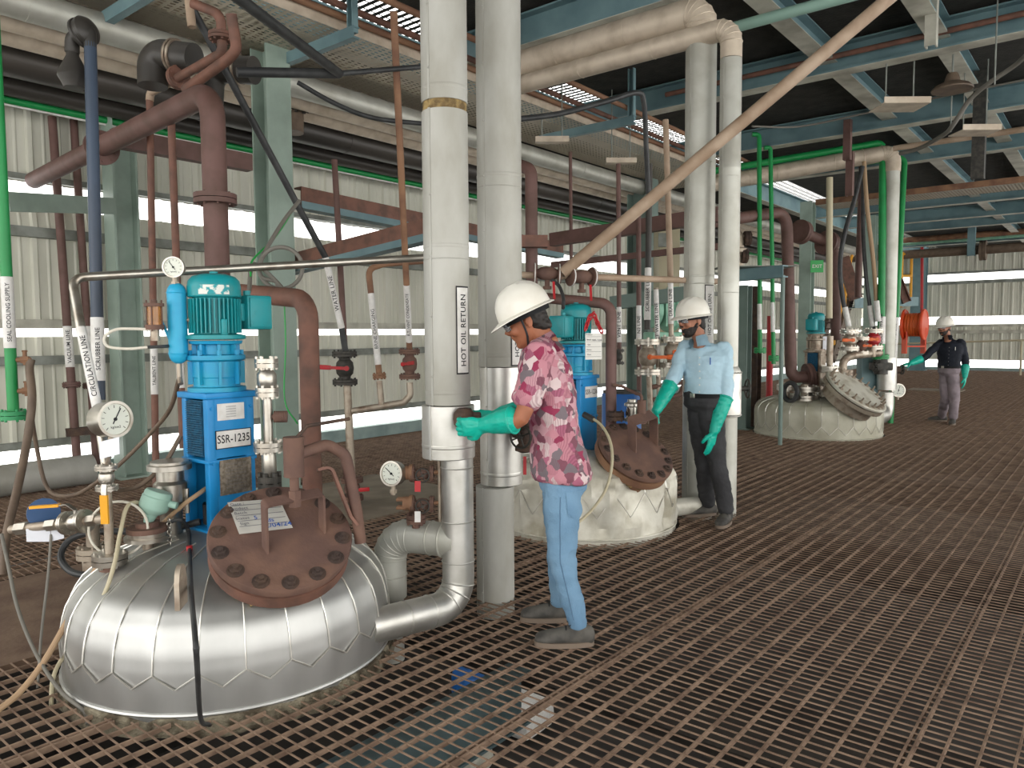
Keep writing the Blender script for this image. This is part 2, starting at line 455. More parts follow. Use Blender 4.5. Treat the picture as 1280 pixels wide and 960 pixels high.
# storey below: its slab, added light blockers and the beams that carry the grating
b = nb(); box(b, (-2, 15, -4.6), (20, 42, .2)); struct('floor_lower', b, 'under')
b = nb(); box(b, (-9.2, 15, -2.4), (.1, 42, 4.3)); box(b, (-2, 36, -2.4), (20, .1, 4.3)); box(b, (-2, -5, -2.4), (20, .1, 4.3)); box(b, (6.5, 15, -2.9), (.1, 42, 3.3)); struct('light_block_lower', b, 'under')  # unseen walls added to keep daylight out from below the grating
p = onz(520, 905, -.35)
b = nb()
beam(b, (p.x, -1, -.5), (p.x, 3.2, -.5), .16, .3)
struct('beam_under_floor', b, 'tealdark', 0)
b = nb()
for y in (3.45, 6.6, 9.9, 13.2, 17, 21, 25, 29): beam(b, (XW, y, -.42), (3, y, -.42), .2, .3)
for x in (-7.9, -6.2, -4.3, .4): beam(b, (x, -1, -.75), (x, YB-.2, -.75), .2, .3)
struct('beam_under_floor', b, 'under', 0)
# ------------------------------------------------------------------ upper deck: beams, joists and deck underside
YBE = [onz(760, 28, 4.42).y, onz(1200, 59, 4.42).y, onz(1200, 146, 4.42).y, onz(1200, 195, 4.42).y, onz(1200, 255, 4.42).y, onz(1200, 273, 4.42).y]
XJ = [onz(1010, 45, 4.5).x, onz(1098, 112, 4.5).x, onz(1165, 40, 4.5).x, onz(1140, 178, 4.5).x]
b = nb(); bf = nb()
for y in YBE+[.2, 24.5, 29]:
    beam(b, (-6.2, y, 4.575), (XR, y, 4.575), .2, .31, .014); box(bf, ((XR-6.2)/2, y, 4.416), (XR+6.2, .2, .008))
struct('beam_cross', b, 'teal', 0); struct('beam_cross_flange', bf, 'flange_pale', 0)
b = nb(); bf = nb()
XJ = [x for i, x in enumerate(sorted(XJ)) if i == 0 or x-sorted(XJ)[i-1] > .5]
for x in XJ+[1.5]:
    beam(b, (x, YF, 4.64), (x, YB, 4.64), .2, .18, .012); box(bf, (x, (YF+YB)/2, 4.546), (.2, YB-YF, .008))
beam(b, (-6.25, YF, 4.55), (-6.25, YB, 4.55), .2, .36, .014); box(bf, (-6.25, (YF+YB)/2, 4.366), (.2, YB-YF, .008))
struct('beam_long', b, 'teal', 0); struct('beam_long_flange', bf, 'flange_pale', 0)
# deck underside: checker plate, with one open strip of bar grating beside the trays
SL = (onz(497, 28, 4.78).x-.3, onz(497, 28, 4.78).x+.3)
b = nb()
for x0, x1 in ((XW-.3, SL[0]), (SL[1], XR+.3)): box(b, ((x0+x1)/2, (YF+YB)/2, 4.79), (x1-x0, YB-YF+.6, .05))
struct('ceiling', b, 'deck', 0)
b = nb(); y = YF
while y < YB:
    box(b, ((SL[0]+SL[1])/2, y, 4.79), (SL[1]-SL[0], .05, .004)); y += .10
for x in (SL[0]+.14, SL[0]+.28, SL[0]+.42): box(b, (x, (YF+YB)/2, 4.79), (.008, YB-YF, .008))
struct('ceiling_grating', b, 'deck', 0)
# upper storey roof far above the open strip is left out: the sky shows through the slits
# ------------------------------------------------------------------ steel columns
def icol(name, label, xy, w, h, z0, z1, m, face='x', base=True):
    t = thing(name, label, 'column', (*xy, z0)); b = nb()
    beam(b, (*xy, z0), (*xy, z1), w, h, .016, 'I', (1, 0, 0) if face == 'x' else (0, 1, 0)); obj('shaft', b, m, t, 0)
    if base:
        b = nb(); box(b, (*xy, z0+.01), (w+.12, h+.12, .02)); obj('base_plate', b, m, t, 0)
    return t
icol('steel_column', 'sage green steel column against the ribbed wall behind the white marked pipes', (onz(165, 595).x, onz(165, 595).y), .24, .26, 0, 4.4, 'sage', 'y')
c2 = onz(352, 612)
icol('steel_column', 'sage and teal steel column rising behind the blue motor and rubber hose', (c2.x, c2.y), .26, .26, 0, 4.36, 'sage', 'x')
c3 = onz(802, 522)
icol('steel_column', 'sage steel column behind the second vessel and the orange handled valves', (c3.x, c3.y), .36, .42, 0, 4.36, 'sagedark', 'x')
c4 = onz(1146, 463)
icol('steel_column', 'blue grey column at the back wall carrying the orange hose reel', (c4.x, c4.y), .5, .45, 0, 7.2, 'teal', 'y')
c5 = at(929, 480, 11.8); icol('steel_column', 'dark green steel post behind the far pair of insulated pipes', (c5.x, c5.y), .18, .2, 0, zat(c5.xy, 357), 'sagedark', 'y')
c6 = at(943, 480, 12.2); icol('steel_column', 'dark brown steel post beside the green posts', (c6.x, c6.y), .15, .2, 0, zat(c6.xy, 358), 'rustdark', 'y')
c7 = at(1006, 470, 17.0); icol('steel_column', 'ribbed grey column behind the far teal motor', (c7.x, c7.y), .26, .26, 0, 4.4, 'sage', 'y')
c8 = at(1085, 470, 19); icol('steel_column', 'pale sage column behind the far pipe manifold', (c8.x, c8.y), .24, .24, 0, 4.4, 'sage', 'y')
# horizontal bracing on the left wall and between the columns
def brace(name, label, p0, p1, w, h, m, kind='C'):
    b = nb(); beam(b, p0, p1, w, h, .012, kind)
    if 'grey edge' in label:
        o = obj(name, b, m, None, 0); b = nb(); dz = V((0, 0, h*.42)); beam(b, V(p0)-dz, V(p1)-dz, w+.02, h*.36, .01, 'box'); obj('lower_flange', b, 'teal', o, 0, label='grey blue lower edge'); return tag(o, label, 'beam')
    return tag(obj(name, b, m, None, 0), label, 'beam')
cx = onz(165, 595)
brace('brace_beam', 'teal channel from the wall column towards the left picture edge', at(4, 252, 6.2), (cx.x+.14, cx.y-.16, zat(cx.xy, 262)), .1, .16, 'sage')
XC = c2.x
brace('brace_beam', 'dark oxide channel crossing behind the rusty elbow to the green column', onx(141, 172, XC), onx(312, 204, XC), .1, .15, 'oxide')
pa = at(372, 246, 7.4)
brace('brace_beam', 'peeling rust channel with grey edge left of the tall insulated pipes', pa, onx(700, 313, pa.x), .12, .19, 'oxide2')
pc = at(352, 333, 7.6); brace('brace_beam', 'sloping brown beam with grey edge under the peeling channel', pc, ony(560, 281, pc.y), .12, .17, 'oxide2')
pd = at(690, 300, 9.5); brace('brace_beam', 'brown beam running level behind the slanting tan pipe', pd, ony(900, 268, pd.y), .12, .16, 'oxide')
pe = at(690, 331, 9.6); brace('brace_beam', 'thin brown rail below the level brown beam', pe, ony(900, 308, pe.y), .06, .07, 'oxide')
brace('brace_beam', 'short grey beam crossing behind the second brown elbow', at(765, 379, 9.2), ony(880, 364, at(765, 379, 9.2).y), .1, .16, 'sagedark')
# ------------------------------------------------------------------ the pipe rack along the left wall
def rack(name, label, px, py, z, r, m, y0=-2.5, y1=26, group=None, joints=0):
    p = onz(px, py, z); pts = [(p.x, y0, z), (p.x, y1, z)]
    if not joints:
        b = nb(); cyl(b, pts[0], pts[1], r, seg=20); return tag(obj(name, b, m), label, 'pipe', group)
    t = thing(name, label, 'pipe', (p.x, y0, z), group); b = nb(); cyl(b, pts[0], pts[1], r, seg=24); obj('pipe_run', b, m, t)
    b = nb(); y = y0+1
    while y < y1: cyl(b, (p.x, y-.02, z), (p.x, y+.02, z), r*1.03, seg=24); y += 1.9
    obj('jacket_joint', b, m, t)
    return t
rack('rack_pipe', 'slim bright green pipe running lowest along the left wall', 0, 123, 3.74, .035, 'green_paint')
rack('rack_pipe', 'thin white conduit just under the green wall pipe', 0, 129, 3.70, .012, 'white_tape')
rack('rack_pipe', 'glossy black pipe between the green pipe and the widest black pipe', 0, 105, 3.84, .09, 'blackpipe')
rack('rack_pipe', 'thin rust pipe tucked above the widest black pipe', 0, 57, 4.14, .035, 'rustorange')
rack('rack_pipe', 'widest black pipe of the left rack, dusty on its top', 0, 70, 3.92, .155, 'blackpipe', joints=1)
rack('rack_pipe', 'beige lagged pipe next above the thin rust rack pipe', 0, 39, 4.0, .10, 'alubeige')
rack('rack_pipe', 'beige lagged pipe second above the thin rust rack pipe', 0, 20, 4.02, .1, 'alubeige')
rack('rack_pipe', 'beige lagged pipe with shiny dented jacket nearest the tray', 0, -3, 4.06, .12, 'aludull', joints=1)
rack('rack_pipe', 'dark cable pipe beside the perforated tray', 180, 62, 4.02, .03, 'rubber')
# cable trays: perforated sheet troughs on teal hangers
def tray(label, x0, x1, y0, y1, z, m='perf', side='alubeige'):
    t = thing('cable_tray', label, 'cable tray', ((x0+x1)/2, y0, z)); b = nb(); box(b, ((x0+x1)/2, (y0+y1)/2, z), (x1-x0, y1-y0, .004)); obj('tray_sheet', b, m, t, 0)
    for s, x in ((1, x0), (-1, x1)):
        b = nb(); box(b, (x+s*.004, (y0+y1)/2, z+.05), (.008, y1-y0, .1)); obj('side_rail', b, side, t, 0)
    return t
T1 = (onz(95, 12, 4.2).x, onz(180, 5, 4.2).x)
tray('perforated beige cable tray over the black elbow duct at upper left', T1[0]+.12, T1[1], -2, 6.6, 4.2)
T2 = (onz(530, 138, 4.2).x, onz(530, 78, 4.2).x)
tray('long perforated beige cable tray crossing behind both tall insulated pipes', T2[0], T2[1], 2.4, 13.0, 4.2)
for i, (px, py, lab) in enumerate(((380, 62, 'teal angle hanger under the tray left of the tall pipes'), (150, 8, 'teal angle hanger at the upper left tray'), (730, 160, 'teal drop hanger under the tray right of the tall pipes'))):
    q = onz(px, py, 4.15); t = thing('tray_hanger', lab, 'bracket', q)
    b = nb(); beam(b, (q.x-.7, q.y, 4.12), (q.x+.75, q.y, 4.12), .07, .1, .01, 'C'); obj('crossbar', b, 'teal', t, 0)
    b = nb(); beam(b, (q.x+.7, q.y, 4.12), (q.x+.7, q.y, 4.74), .06, .08, .01, 'C', (1, 0, 0)); obj('hanger_arm', b, 'teal', t, 0)
for lab, p0, p1, r, mm in (('rust pipe along the upper edge of the long perforated tray', onz(380, 2, 4.3), onz(530, 62, 4.3), .03, 'rustorange'), ('second rust pipe above the long perforated tray', onz(430, 10, 4.35), onz(530, 48, 4.35), .03, 'oxide2'), ('weathered orange brown pipe high across both tall insulated pipes', onz(500, 15, 4.3), onz(855, 162, 4.3), .03, 'rustorange')):
    d = (p1-p0); x = (p0.x+p1.x)/2
    b = nb(); cyl(b, (x, -1, p0.z), (x, 13, p0.z), r); tag(obj('overhead_pipe', b, mm), lab, 'pipe')
# upper dark grey pipe crossing under the trays and its tee
J = at(424, 92, 5.0)
t = one_pipe('grey_pipe', 'dark grey pipe with tee slanting under the upper left tray', [at(285, -12, 3.6), J], .03, 'rubber')
one_pipe('grey_pipe', 'dark grey pipe running left from the tee to the green column', [J, at(296, 90, 4.7)], .031, 'rubber')
one_pipe('grey_pipe', 'thin dark pipe running from the tee towards the tall insulated pipe', [J, at(545, 82, 5.6)], .018, 'rubber')
one_pipe('grey_pipe', 'dark conduit sagging under the beige lagged pipe', [at(372, 103, 6.4), at(420, 130, 6.5), at(470, 148, 6.6), at(545, 156, 6.8)], .02, 'rubber', curve=True)
# ------------------------------------------------------------------ daylight
w = bpy.data.worlds.new('sky'); SC.world = w; w.use_nodes = True; nt = w.node_tree
bg = nt.nodes['Background']; bg.inputs['Color'].default_value = (1, .985, .955, 1); bg.inputs['Strength'].default_value = 3.4
vs = SC.view_settings; vs.view_transform = 'Standard'; vs.look = 'None'; vs.exposure = 0.0; vs.gamma = 1.0; vs.use_curve_mapping = False
SC.cycles.use_denoising = True; SC.cycles.max_bounces = 8; SC.cycles.transparent_max_bounces = 24
# ------------------------------------------------------------------ reactor vessels, their manways and agitator drives
def onplane(px, py, p, n): d = ray(px, py); return CAM + d*((V(p)-CAM).dot(n)/d.dot(n))
PROF1 = PROF = [(.97, -.055), (1.0, -.03), (1.0, .16), (.985, .25), (.95, .335), (.88, .41), (.76, .475), (.58, .53), (.38, .56), (.18, .575), (.03, .58)]
PROF2 = [(.97, -.055), (1.0, -.03), (1.0, .33), (.985, .40), (.94, .455), (.86, .495), (.74, .525), (.58, .55), (.38, .57), (.18, .578), (.03, .58)]
PROF3 = [(.97, -.055), (1.0, -.03), (1.0, .36), (.985, .44), (.94, .51), (.86, .56), (.74, .605), (.58, .64), (.38, .665), (.18, .678), (.03, .68)]
def prof_at(s):
    """radius fraction, height, for s in 0..1 along the profile above z=.14"""
    pts = PROF[2:]; L = [0]
    for a, b in zip(pts, pts[1:]): L.append(L[-1]+math.hypot((a[0]-b[0])*.74, a[1]-b[1]))
    t = s*L[-1]
    for i in range(len(pts)-1):
        if t <= L[i+1]: k = (t-L[i])/(L[i+1]-L[i]); return pts[i][0]+(pts[i+1][0]-pts[i][0])*k, pts[i][1]+(pts[i+1][1]-pts[i][1])*k
    return pts[-1]
def dome_z(q, R):
    q = min(q/R, 1)
    for a, b in zip(PROF[2:], PROF[3:]):
        if b[0] <= q <= a[0]: return a[1]+(b[1]-a[1])*(a[0]-q)/(a[0]-b[0])
    return .58
def vessel(c, R, label, m, seam_m, crumple=0., npan=26, zig=.05, wool=True, prof=None, zc=None):
    global PROF
    PROF = prof or PROF1
    t = thing('reactor_vessel', label, 'vessel', (*c, 0)); b = nb(); seg = npan*6; prev = None
    rows = []
    for i in range(len(PROF)-1):
        (r0, z0), (r1, z1) = PROF[i:i+2]
        for k in range(3): rows.append((r0+(r1-r0)*k/3, z0+(z1-z0)*k/3))
    rows.append(PROF[-1])
    for (r, z) in rows:
        cur = []
        for j in range(seg):
            a = 2*PI*j/seg; rr = R*r
            p = V((c[0]+rr*math.cos(a), c[1]+rr*math.sin(a), z))
            ph = (j % 6)/6.
            # sheet segments: very slightly flatter between their seams
            rr2 = rr*(1-.010*math.sin(PI*ph)*(1 if z > .05 else .3))
            if crumple and z > .0:
                q = V((math.cos(a)*3.1, math.sin(a)*3.1, z*4.))
                kk = j//6; r1 = random.Random(kk*7+3)
                if crumple > .05: rr2 += R*((.05+.09*r1.random())*(ph-.5)*(1 if r1.random() > .3 else -.6)*(1.4 if z > .16 else .5) + .05*(r1.random()-.5)*(z > .2))
                rr2 += crumple*R*(abs(noise.noise(q*1.1))-.35)+crumple*.55*R*noise.noise(q*2.3)
            cur.append(b.verts.new((c[0]+rr2*math.cos(a), c[1]+rr2*math.sin(a), z + (crumple*.5*noise.noise(V((p.x*4, p.y*4, 3))) if crumple and z > .3 else 0))))
        if prev: bridge(b, prev, cur)
        prev = cur
    cap(b, prev)
    obj('dome_jacket', b, m, t, 28)
    b = nb()
    def P(a, r, z, o=.004):
        return V((c[0]+(R*r+o)*math.cos(a), c[1]+(R*r+o)*math.sin(a), z+o*.6))
    off = .006 if crumple else .003
    for j in range(npan):
        a = 2*PI*j/npan; a2 = 2*PI*(j+.5)/npan; a3 = 2*PI*(j+1)/npan
        zc = zc or PROF[2][1]; zt, zb = zc+.012, zc+.012-zig*1.15
        sweep(b, [P(a, prof_at(s)[0], prof_at(s)[1], off) for s in [.012+.74*q/14 for q in range(15)]]+[], .0035, 5)
        if zc < PROF[2][1]: sweep(b, [P(a, 1., PROF[2][1], off), P(a, 1., zc+.012, off)], .0035, 5)
        sweep(b, [P(a+(a2-a)*k/4, 1.0, zt+(zb-zt)*k/4, off-.001) for k in range(5)], .0035, 5); sweep(b, [P(a2+(a3-a2)*k/4, 1.0, zb+(zt-zb)*k/4, off-.001) for k in range(5)], .0035, 5)
    obj('jacket_seam', b, seam_m, t)
    b = nb(); torus(b, (*c, .012), (0, 0, 1), R+.002, .008, 72, 6); obj('bottom_bead', b, m, t)
    if wool:
        b = nb()
        for k in range(2):
            z = -.025-.025*k; pts = []
            torus(b, (*c, z), (0, 0, 1), R-.01+.01*(k % 2), .03, 90, 8)
        for v in b.verts: v.co += noise.noise_vector(v.co*14)*.02
        obj('rock_wool', b, 'woolgrey', t)
    return t
def manway(t, p, n, R, m, rim, nbolt=16, cover_t=.035, neck=.2, tall=False, wool=True, side=None, bm_=None):
    p, n = V(p), V(n).normalized(); M = frame(n)
    b = nb(); cyl(b, p-n*(neck+.06), p-n*.06, R*.80, seg=40)
    cyl(b, p-n*.11, p-n*.052, R*.985, seg=48); mw = obj('manway_neck', b, rim, t)
    b = nb(); lathe(b, [(.001, -.04), (R*.97, -.04), (R*1., -.034), (R, -.008), (R*.985, 0), (R*.9, .002), (R*.25, .008), (.001, .009)], p, n, 56); cv = obj('manway_cover', b, m, t)
    b = nb()
    for i in range(nbolt):
        a = 2*PI*(i+.5)/nbolt; o = p + M @ V((R*.86*math.cos(a), R*.86*math.sin(a), 0))
        cyl(b, o-n*.10, o+n*(.03 if not tall else .075), .011, seg=8); cyl(b, o, o+n*.018, .024, seg=6); cyl(b, o, o+n*.004, .036, seg=14); cyl(b, o-n*.10, o-n*.082, .022, seg=6)
    obj('cover_bolt', b, bm_ or 'rustdark', cv)
    if wool:
        b = nb(); torus(b, p-n*(neck*.55), n, R*.80, .035, 48, 8)
        for v in b.verts: v.co += noise.noise_vector(v.co*22)*.028
        obj('insulation_edge', b, 'wool', t)
    return cv
def flatbar(bm, pts, w, th, wdir):
    """bent flat bar: pts centre line, w along wdir"""
    pts = [V(p) for p in pts]; wd = V(wdir).normalized(); n = len(pts); prev = None
    for i, p in enumerate(pts):
        d = (pts[min(i+1, n-1)]-pts[max(i-1, 0)]).normalized(); u = d.cross(wd).normalized()
        k = 1.
        if 0 < i < n-1: k = 1/max(.5, (pts[i]-pts[i-1]).normalized().dot(d))
        cur = [bm.verts.new(p+wd*w/2*a+u*th/2*c*k) for a, c in ((-1, -1), (1, -1), (1, 1), (-1, 1))]
        if prev: bridge(bm, prev, cur)
        else: cap(bm, cur, True)
        prev = cur
    cap(bm, prev); return bm
(C1, R1), (C2, R2), (C3, R3) = VESS
v1 = vessel(C1, R1, 'shiny aluminium clad reactor dome nearest the camera', 'alu', 'seam')
v2 = vessel(C2, R2, 'crumpled dull aluminium reactor dome behind the man in the patterned shirt', 'aluworn', 'seam', crumple=.12, npan=18, zig=.15, wool=False, prof=PROF2)
v3 = vessel(C3, R3, 'off white reactor dome farthest away, near the man in black', 'aluwhite', 'seam', crumple=.008, npan=26, zig=.10, wool=False, prof=PROF2, zc=.17)
PROF = PROF1
# first vessel's manway
N1 = V((.50, -.24, .83)).normalized(); M1 = onz(352, 669, .645)
cv1 = manway(v1, M1, N1, .30, 'rust', 'oxide2', 14)
cv1['label'] = 'rusty bolted round cover'
fl = onplane(332, 690, M1, N1); fr = onplane(403, 664, M1, N1)
b = nb(); wd = N1.cross(fr-fl).normalized(); zz = V((0, 0, 1))
flatbar(b, fillet([fl, fl+zz*.205, fr+zz*.175, fr], .012, 3), .05, .010, wd); obj('lifting_bracket', b, 'rust', cv1)
sp = fl.lerp(fr, .52)+zz*.19
b = nb(); cyl(b, sp-zz*.04, sp+zz*.03, .028, seg=6); cyl(b, sp, sp+zz*.13, .02); cyl(b, sp+zz*.09, sp+zz*.26, .043, seg=20)
pipe(b, [sp+zz*.18, sp+zz*.19+V((.02, .16, .02)), sp+zz*.16+V((.05, .235, 0)), sp+V((.09, .26, -.10)), sp+V((.10, .27, -.24))], .026, .06)
arm = obj('davit_arm', b, 'rust', v1)
b = nb(); flatbar(b, fillet([sp+zz*.10+V((.0, .12, .0)), sp+zz*.11+V((.03, .17, 0)), sp+V((.07, .24, -.12)), sp+V((.09, .26, -.16))], .03), .075, .012, V((.8, -.5, .2))); obj('davit_strap', b, 'oxide2', arm)
b = nb(); pipe(b, [sp+zz*.24, sp+zz*.30+V((.0, .07, 0)), sp+zz*.31+V((.0, .30, .0))], .008, .02); obj('davit_lever', b, 'rustdark', arm)
# paper tag lying on the cover
cc = onplane(325, 648, M1+N1*.012, N1); ex = (onplane(362, 655, M1, N1)-onplane(290, 640, M1, N1)).normalized(); ey = N1.cross(ex)
q = [onplane(px, py, M1+N1*.016, N1) for px, py in ((299, 669), (366, 661), (349, 623), (284, 628))]
b = nb(); vs_ = [b.verts.new(p+N1*(.006 if i < 2 else .0)) for i, p in enumerate(q)]; b.faces.new(vs_); bmesh.ops.solidify(b, geom=b.faces[:], thickness=.001)
card = tag(obj('paper_card', b, 'paper', None, 0), 'white form card with handwriting lying on the rusty manway cover', 'card')
b = nb()
def on_card(u, v): return q[0]*(1-u)*(1-v)+q[1]*u*(1-v)+q[2]*u*v+q[3]*(1-u)*v+N1*.008
for v in (.2, .36, .52, .68, .84):
    sweep(b, [on_card(.05, v), on_card(.95, v)], .0012, 4)
ux = (q[1]-q[0]).normalized(); uy = (q[3]-q[0]).normalized()
for v, s in ((.88, 'Date :'), (.74, 'Product'), (.6, 'Batch'), (.44, 'Status'), (.28, 'Sign')): text_flat(b, s, .022, on_card(.16, v), ux, uy)
obj('form_line', b, 'ink_grey', card, None)
b = nb(); text_flat(b, '5', .03, on_card(.4, .42), ux, uy); text_flat(b, '12/04/24', .034, on_card(.72, .14), ux, uy); text_flat(b, 'Sds', .03, on_card(.62, .3), ux, uy); obj('handwriting', b, 'ink_blue', card, None)
# lifting lug
def lug(t, px, py, c, R, m, s=1.):
    p = onz(px, py, .5)
    for _ in range(6): p = onz(px, py, dome_z((p.xy-V(c)).length, R))
    d = (p.xy-V(c)).normalized(); d = V((d.x, d.y, 0)); tn = V((-d.y, d.x, 0))
    M = Matrix((d, V((0, 0, 1)), -tn)).transposed(); b = nb()
    poly = [(-.05*s, -.06*s), (.05*s, -.06*s), (.05*s, .04*s)]+[(.045*s*math.cos(a), .05*s+.05*s*math.sin(a)) for a in [PI*k/8 for k in range(9)]]+[(-.05*s, .04*s)]
    prism(b, poly, p+tn*.009, M, .018); cyl(b, p+V((0, 0, .05*s))-tn*.012, p+V((0, 0, .05*s))+tn*.012, .018*s, seg=10)
    obj('lifting_lug', b, m, t)
lug(v1, 226, 738, C1, R1, 'steeldirty'); lug(v2, 739, 600, C2, R2, 'rust', 1.); lug(v3, 1056, 503, C3, R3, 'aluworn', 1.1)
# second and third manways
N2 = V((.60, -.17, .81)).normalized(); M2 = onz(796, 563, .63)
cv2 = manway(v2, M2, N2, .30, 'rust', 'rustorange', 16, bm_='rustdark'); cv2['label'] = 'rusty tilted cover with dark bolts'
f2l = onplane(790, 563, M2, N2); f2r = onplane(817, 553, M2, N2); wd2 = N2.cross(f2r-f2l).normalized()
b = nb(); flatbar(b, fillet([f2l, f2l+zz*.22, f2r+zz*.22, f2r], .01, 3), .09, .010, wd2); obj('lifting_bracket', b, 'rust', cv2)
N3 = V((.60, -.10, .81)).normalized(); M3 = onz(1071, 487, .70)
cv3 = manway(v3, M3, N3, .46, 'aluworn', 'steeldirty', 24, tall=True, wool=False, bm_='steeldirty'); cv3['label'] = 'dull steel tilted cover with long studs'
# ------------------------------------------------------------------ agitator drives, square to the building
def agitator(xy, label, dirbox, z0=.56, sign=None, motor='teal_paint', lant='blue_paint', tank=False, H=1.24, low=None):
    """dirbox: +1 / -1, side (along y) of the terminal box"""
    X, Y = V((1, 0, 0)), V((0, 1, 0)); x, y = xy
    t = thing('agitator_drive', label, 'agitator', (x, y, z0))
    k = H/1.24
    def zz_(h): return z0+h*k
    o = V((x, y, 0))
    # lantern: four posts and walls with an open window low on two faces
    b = nb(); s = .122
    box(b, o+V((0, 0, zz_(.66))), (2*s+.03, 2*s+.03, .03), None, .006)
    box(b, o+V((0, 0, zz_(.345))), (2*s+.012, 2*s+.012, .018), None, .004)
    for sx in (-1, 1):
        for sy in (-1, 1):
            lo, hi = zz_(0), zz_(.65); box(b, o+V((sx*(s-.022), sy*(s-.022), (lo+hi)/2)), (.045, .045, hi-lo), None, .008)
    box(b, o+V((s-.004, 0, (zz_(.36)+zz_(.65))/2)), (.008, 2*s-.02, zz_(.65)-zz_(.36)))
    box(b, o+V((s-.006, 0, (zz_(.0)+zz_(.35))/2)), (.008, 2*s-.02, zz_(.34)-zz_(.0)))
    box(b, o+V((-s+.004, 0, (zz_(.0)+zz_(.65))/2)), (.008, 2*s-.02, zz_(.65)-zz_(.0)))
    box(b, o+V((0, s-.004, (zz_(.0)+zz_(.65))/2)), (2*s-.02, .008, zz_(.65)-zz_(.0)))
    box(b, o+V((0, 0, zz_(.012))), (2*s+.05, 2*s+.05, .024), None, .004)
    for dz in (.02, .34, .6):
        for yy in (-s+.02, s-.02): cyl(b, o+V((s, yy, zz_(dz))), o+V((s+.012, yy, zz_(dz))), .008, seg=6)
    obj('lantern', b, lant, t)
    b = nb()
    for i in range(24):
        h = .375+.25*i/23; box(b, o+V((-.01, -s+.002, zz_(h))), (.15, .006, .004))
    for i in range(16): box(b, o+V((-.085+.01*i, -s+.004, zz_(.5))), (.003, .004, .26*k))
    box(b, o+V((-.01, -s+.012, zz_(.5))), (.16, .004, .27*k)); obj('guard_mesh', b, 'meshdark', t, 0)
    b = nb(); cyl(b, o+V((0, 0, zz_(-.02))), o+V((0, 0, zz_(.66))), .028); cyl(b, o+V((0, 0, zz_(.0))), o+V((0, 0, zz_(.12))), .085); cyl(b, o+V((0, 0, zz_(.17))), o+V((0, 0, zz_(.26))), .06); obj('shaft_seal', b, 'castblack', t)
    # gearbox
    b = nb(); lathe(b, [(.125, .67), (.135, .675), (.135, .695), (.108, .70), (.108, .74), (.112, .745), (.112, .82), (.13, .825), (.135, .83), (.135, .85), (.09, .855), (.085, .90), (.12, .905), (.125, .92)], o+V((0, 0, z0)), V((0, 0, k)), 36)
    for v in b.verts: v.co.z = z0+(v.co.z-z0)*k
    for i in range(8):
        a = PI/8+PI*i/4; e = V((math.cos(a), math.sin(a), 0)); M = Matrix((e, V((-e.y, e.x, 0)), V((0, 0, 1)))).transposed()
        box(b, o+e*.12+V((0, 0, zz_(.765))), (.022, .012, .11*k), M); cyl(b, o+e*.118+V((0, 0, zz_(.845))), o+e*.118+V((0, 0, zz_(.875))), .012, seg=6); box(b, o+e*.10+V((0, 0, zz_(.88))), (.02, .014, .05*k), M)
    obj('gearbox', b, 'bluetop_paint' if lant == 'blue_paint' else lant, t)
    # motor
    b = nb(); zb = z0+.925*k
    prof = [(.125, .0), (.14, .004), (.14, .022), (.098, .03), (.098, .20), (.104, .205)]
    lathe(b, prof, V((x, y, zb)), (0, 0, 1), 40)
    for i in range(36):
        a = 2*PI*i/36; e = V((math.cos(a), math.sin(a), 0)); M = Matrix((e, V((-e.y, e.x, 0)), V((0, 0, 1)))).transposed()
        box(b, V((x, y, zb+.115))+e*.108, (.028, .006, .165), M)
    box(b, V((x+.1, y-.02, zb+.06)), (.05, .03, .08), None, .006)
    mo = obj('motor', b, motor, t)
    b = nb(); lathe(b, [(.12, .205), (.124, .21), (.124, .255), (.118, .285), (.10, .305), (.06, .318), (.001, .32)], V((x, y, zb)), (0, 0, 1), 40); cyl(b, (x, y, zb+.31), (x, y, zb+.33), .02, seg=8); fc = obj('fan_cowl', b, motor, mo)
    # terminal box on one side
    d = V((0, dirbox, 0)); c = V((x, y, zb+.135))+d*.155+X*.0
    b = nb(); box(b, c-d*.04, (.09, .07, .09), None, .006); box(b, c+d*.05, (.14, .14, .17), None, .010); box(b, c+d*.05+X*.072, (.012, .12, .15), None, .004)
    for sx in (-1, 1):
        for sz in (-1, 1): cyl(b, c+d*.03+V((.06, sx*.035, sz*.055)), c+d*.03+V((.079, sx*.035, sz*.055)), .006, seg=6)
    cyl(b, c+d*.03+X*.07, c+d*.03+X*.079, .017, seg=12); cyl(b, c+d*.02+zz*.06, c+d*.02+zz*.11, .018, seg=10)
    obj('terminal_box', b, motor, mo)
    return t, o, s, k, zz_
A1 = onz(277, 655, .57)
ag1, o1, s1, k1, z1_ = agitator((A1.x, A1.y), 'blue and teal agitator drive marked SSR-1235 on the nearest dome', 1)
def face_plate(t, o, s, y, z, w, h, m, name, lines=(), ink='ink', label=None, th=.003, lx=.004):
    b = nb(); c = V((o.x+s+lx, o.y+y, z)); box(b, c, (th, w, h)); pl = obj(name, b, m, t, 0, label=label)
    if lines:
        b = nb()
        for s_, size, dy, dz, sx in lines: text_flat(b, s_, size, c+V((th/2+.001, dy, dz)), (0, 1, 0), (0, 0, 1), sx)
        obj('lettering', b, ink, pl, None)
    return pl
zS = zat((A1.x+s1, A1.y), 548)
pl = face_plate(ag1, o1, s1, .005, zS, .18, .082, 'white_tape', 'number_sign', (('SSR-1235', .055, 0, 0, .78),), label='white sign with black number SSR-1235')
b = nb()
for yy in (-.091, .091): box(b, V((o1.x+s1+.005, o1.y+.005+yy, zS)), (.004, .003, .088))
for dz in (-.043, .043): box(b, V((o1.x+s1+.005, o1.y+.005, zS+dz)), (.004, .185, .003))
obj('sign_border', b, 'ink', pl, 0)
zP = zat((A1.x+s1, A1.y), 514)
